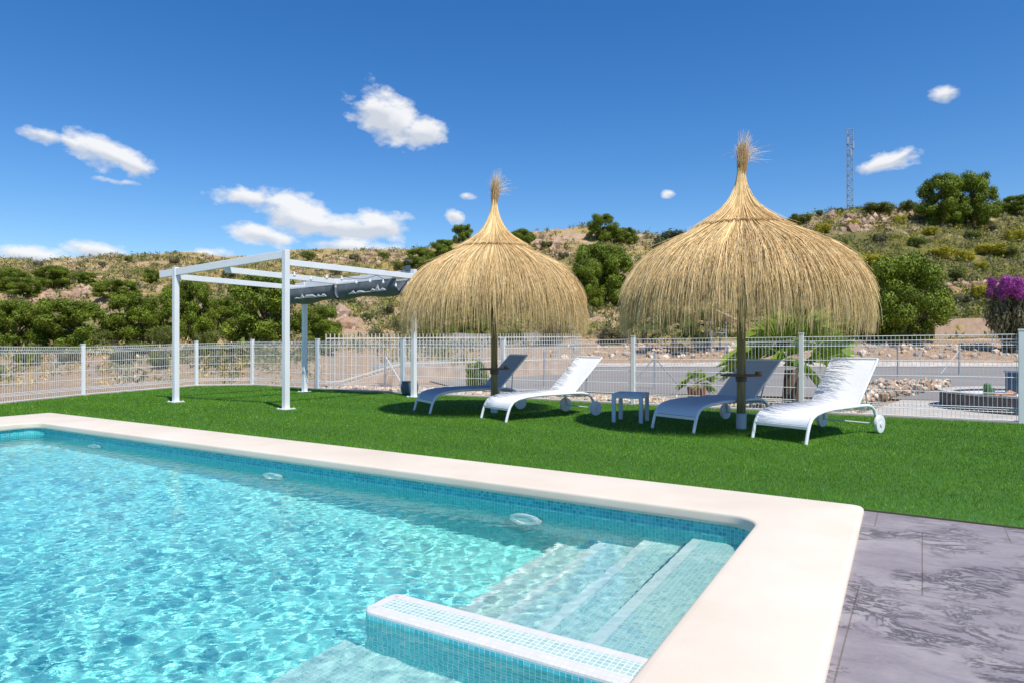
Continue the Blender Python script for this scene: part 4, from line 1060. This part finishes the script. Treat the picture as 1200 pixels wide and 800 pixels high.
# small tan-roofed stand
sx, sy = (845 - 600) / F * 30.5, 32.5
x0 = 246 / F * 33; zb0 = tz(x0, 33)
sd = thing('garden_shelter', 'small shelter with a slanting tan roof on a grey frame across the road', 'shelter', (x0, 33, zb0), .1)
m = MB()
for sx_ in (-.55, .2): m.box((sx_, 0, .75), (.06, .06, 1.5)); m.box((sx_, .7, .75), (.06, .06, 1.5))
m.box((-.17, 0, .95), (.8, .05, .05)); m.build('frame', M['galv'], sd)
m = MB(); m.box((.1, .35, 1.62), (1.25, 1.1, .08), ax=Matrix.Rotation(R(24), 3, 'Y') @ Matrix.Rotation(R(-22), 3, 'X')); m.build('roof', M['tan_roof'], sd)
# curved planter behind the right end of the fence
plc = Vector((8.78, 11.2, 0)); PR = 1.5
pl = thing('raised_planter', 'curved raised bed of dark blocks filled with white gravel at the right edge', 'planter', plc)
m = MB(); prf = [(PR, -.05), (PR, .23), (PR - .02, .24), (PR - .14, .24), (PR - .15, .15)]; m.lathe(prf, 60); m.build('block_wall', M['darkblock'], pl, smooth=True)
m = MB(); m.lathe([(PR + .02, .242), (PR + .02, .275), (PR - .16, .275), (PR - .16, .242)], 60); m.build('rim', M['concrete'], pl, smooth=True)
m = MB(); m.lathe([(PR - .12, .20), (PR * .5, .25), (.01, .27)], 40); o = m.build('gravel_bed', M['plastic_white'], pl, smooth=True)
def on_bed(px, Yd, z=.3): return Vector(((px - 600) / F * Yd, Yd, z))
c_ = on_bed(1157, 10.7, .21); ca = thing('cactus', 'short ribbed green column cactus on the white gravel bed', 'cactus', c_); ca.scale = (.8, .8, .85)
m = MB(); n = 20; pr_ = [(.055, 0), (.065, .1), (.066, .2), (.055, .26), (.02, .285)]
vs = [(r_ * (1 + .16 * (k % 2)) * math.cos(2 * PI * k / n), r_ * (1 + .16 * (k % 2)) * math.sin(2 * PI * k / n), z) for r_, z in pr_ for k in range(n)]
m.add(vs, [(i * n + k, i * n + (k + 1) % n, (i + 1) * n + (k + 1) % n, (i + 1) * n + k) for i in range(len(pr_) - 1) for k in range(n)] + [tuple(range((len(pr_) - 1) * n, len(pr_) * n))]); m.build('stem', M['cactus'], ca)
m = MB(); m.tube([(.06, 0, .1), (.12, 0, .12), (.125, 0, .2)], [.03, .032, .02], 10); m.build('arm', M['cactus'], ca, smooth=True)
for i, (px, Yd, s) in enumerate(((1168, 10.6, .10), (1176, 10.5, .08), (1183, 10.7, .12))):
    p = on_bed(px, Yd, .26); rocks('boulder', [p[:]], [s], [(.36, .20, .13)], ('leftmost reddish stone beside the cactus', 'smallest reddish stone, middle of the three by the cactus', 'biggest reddish stone next to the grey pot')[i], 'stone')
p = on_bed(1192, 11.3, .22); gp = thing('tall_planter_pot', 'tall square slate grey pot standing on the white gravel bed', 'pot', p)
m = MB(); m.box((0, 0, .19), (.24, .24, .38), .4); m.build('pot_body', M['navy'], gp, bevel=.01)
m = MB(); m.box((0, 0, .39), (.27, .27, .03), .4); m.build('rim', M['galv'], gp, bevel=.004)

# ------------------------------------------------------------------ lattice mast
mk = (995 - 600) / F; mY = 93.0; mx = mk * mY; mz = tz(mx, mY) - .2; ztop = H + (400 - 152) * mY / F
ma = thing('lattice_mast', 'tall slim grey lattice mast on the right skyline', 'mast', (mx, mY, mz))
h = ztop - mz; w = .42; m = MB(); cor = [(-w, -w * .6), (w, -w * .6), (0, w)]
for c in cor: m.tube([(c[0], c[1], 0), (c[0], c[1], h)], .045, 6)
m.build('uprights', M['galv'], ma)
m = MB(); nst = 22
for i in range(nst):
    z0, z1 = h * i / nst, h * (i + 1) / nst
    for k in range(3):
        a_, b_ = cor[k], cor[(k + 1) % 3]
        if i % 2: a_, b_ = b_, a_
        m.tube([(a_[0], a_[1], z0), (b_[0], b_[1], z1)], .028, 4); m.tube([(a_[0], a_[1], z1), (b_[0], b_[1], z1)], .024, 4)
m.build('lattice', M['galv'], ma)
m = MB()
for (dx, dz) in ((-.35, -1.6), (.4, -2.2), (.1, -3.2)): m.box((dx, -.35, h + dz), (.22, .12, .9))
m.build('antenna', M['galv'], ma)

# ------------------------------------------------------------------ sky, sun, camera
Wd = bpy.data.worlds.new('World'); sc.world = Wd; Wd.use_nodes = True; t = Wd.node_tree
bg = t.nodes['Background']; STR = .12; bg.inputs[1].default_value = STR
sk = N(t, 'ShaderNodeTexSky'); sk.sky_type = 'NISHITA'; sk.sun_disc = False; sk.sun_elevation = R(SUN_EL)
sdx, sdy = -SUN_DIR[0], -SUN_DIR[1]
sk.sun_rotation = math.atan2(sdx, sdy); sk.altitude = 200; sk.air_density = 1.0; sk.dust_density = .3; sk.ozone_density = 4.0
tc = N(t, 'ShaderNodeTexCoord'); sep = N(t, 'ShaderNodeSeparateXYZ'); t.links.new(tc.outputs['Generated'], sep.inputs[0])
az = mathn(t, 'ARCTAN2', sep.outputs[0], sep.outputs[1]); el = mathn(t, 'ARCSINE', sep.outputs[2])
wv = tc.outputs['Generated']
mpn = N(t, 'ShaderNodeMapping'); mpn.inputs['Scale'].default_value = (1, 1, 1.7); t.links.new(wv, mpn.inputs[0])
fine = N(t, 'ShaderNodeTexNoise'); fine.inputs['Scale'].default_value = 26; fine.inputs['Detail'].default_value = 9; fine.inputs['Roughness'].default_value = .60; t.links.new(mpn.outputs[0], fine.inputs['Vector'])
big_ = N(t, 'ShaderNodeTexNoise'); big_.inputs['Scale'].default_value = 9; big_.inputs['Detail'].default_value = 3; t.links.new(mpn.outputs[0], big_.inputs['Vector'])
def cl(px, py, w, h, tilt=0, strg=1.0):
    d = Vector((px - 600, F, 400 - py)); a0 = math.atan2(d.x, d.y); e0 = math.asin(d.z / d.length); s = 1 / d.length
    return a0, e0, w * s * (1.17 if w > 22 else .95), h * s * (1.2 if w > 22 else .95), R(tilt), strg
CL = [cl(455, 137, 44, 26, -18), cl(497, 154, 26, 18, 0), cl(437, 126, 24, 16, 0, .9), cl(125, 180, 46, 18, -14), cl(155, 194, 34, 14, -20), cl(48, 158, 24, 9, -5, .75), cl(84, 168, 20, 9, -25, .7),
      cl(350, 252, 48, 24, -15), cl(395, 266, 62, 16, -2), cl(445, 264, 34, 16, 0), cl(290, 232, 34, 10, -6, .7), cl(300, 273, 26, 11, -4, .85), cl(325, 280, 30, 9, -10, .55), cl(360, 238, 18, 5, 0, .5),
      cl(40, 301, 50, 12, -6), cl(112, 294, 30, 9, -4, .8), cl(415, 290, 56, 10, -4, .9), cl(242, 298, 30, 7, 4, .8), cl(1107, 111, 20, 11, 0, .95), cl(1034, 192, 38, 10, 12, .95), cl(1058, 182, 18, 7, 30, .8),
      cl(785, 227, 11, 6, 0, .75), cl(532, 253, 14, 9, -15, .85), cl(546, 230, 11, 5, 0, .7), cl(145, 214, 26, 4, 0, .5)]
dens = None; shade = None
for a0, e0, w, h, ti, sg_ in CL:
    da = mathn(t, 'SUBTRACT', az, a0); de = mathn(t, 'SUBTRACT', el, e0)
    c_, s_ = math.cos(ti), math.sin(ti)
    u = mathn(t, 'DIVIDE', mathn(t, 'ADD', mathn(t, 'MULTIPLY', da, c_), mathn(t, 'MULTIPLY', de, s_)), w)
    v = mathn(t, 'DIVIDE', mathn(t, 'SUBTRACT', mathn(t, 'MULTIPLY', de, c_), mathn(t, 'MULTIPLY', da, s_)), h)
    r2 = mathn(t, 'SQRT', mathn(t, 'ADD', mathn(t, 'MULTIPLY', u, u), mathn(t, 'MULTIPLY', v, v)))
    f_ = mathn(t, 'MULTIPLY', mathn(t, 'SUBTRACT', 1.0, r2), sg_)
    sh = mathn(t, 'MULTIPLY', mathn(t, 'MAXIMUM', f_, 0), v)
    dens = f_ if dens is None else mathn(t, 'MAXIMUM', dens, f_)
    shade = sh if shade is None else mathn(t, 'ADD', shade, sh)
nn_ = mathn(t, 'MULTIPLY', mathn(t, 'SUBTRACT', fine.outputs[0], .5), 1.9); n2_ = mathn(t, 'MULTIPLY', mathn(t, 'SUBTRACT', big_.outputs[0], .5), .5)
total = mathn(t, 'ADD', mathn(t, 'ADD', dens, nn_), n2_)
mask = ramp(t, total, [(.0, (0, 0, 0)), (.22, (.40,) * 3), (.55, (.92,) * 3)])
inside_ = mathn(t, 'GREATER_THAN', dens, -.55)
mask = mathn(t, 'MULTIPLY', mask, inside_)
lit = ramp(t, mathn(t, 'ADD', mathn(t, 'MULTIPLY', shade, 1.6), mathn(t, 'MULTIPLY', fine.outputs[0], .9)), [(.20, (.54, .57, .62)), (.45, (.68, .69, .71)), (.70, (.78, .78, .78))])
litn = mixc(t, 1.0, lit, (1 / STR, 1 / STR, 1 / STR), 'MULTIPLY')
hs = N(t, 'ShaderNodeHueSaturation'); hs.inputs['Hue'].default_value = .506; hs.inputs['Saturation'].default_value = 1.32; hs.inputs['Value'].default_value = .98; t.links.new(sk.outputs[0], hs.inputs['Color'])
t.links.new(mixc(t, mask, hs.outputs[0], litn), bg.inputs[0])

sun = bpy.data.lights.new('sun', 'SUN'); sun.energy = 4.3; sun.angle = R(.5); sun.color = (1.0, .945, .85)
so = bpy.data.objects.new('sun', sun); COL.objects.link(so)
ce = math.cos(R(SUN_EL)); d = Vector((SUN_DIR[0] * ce, SUN_DIR[1] * ce, -math.sin(R(SUN_EL)))); so.rotation_euler = d.to_track_quat('-Z', 'Y').to_euler(); so.location = (0, 0, 20)
sun.cycles.is_caustics_light = True
cam = bpy.data.cameras.new('camera'); cam.sensor_width = 36; cam.lens = 24; cam.clip_end = 2000; cam.clip_start = .05
co_ = bpy.data.objects.new('camera', cam); COL.objects.link(co_); co_.location = (0, 0, H); co_.rotation_euler = (PI / 2, 0, 0); sc.camera = co_
vs_ = sc.view_settings; vs_.view_transform = 'Standard'; vs_.look = 'None'; vs_.exposure = .32; vs_.gamma = 1; vs_.use_curve_mapping = False
cy = sc.cycles; cy.max_bounces = 10; cy.transparent_max_bounces = 8; cy.diffuse_bounces = 4; cy.sample_clamp_indirect = 8; cy.use_denoising = True
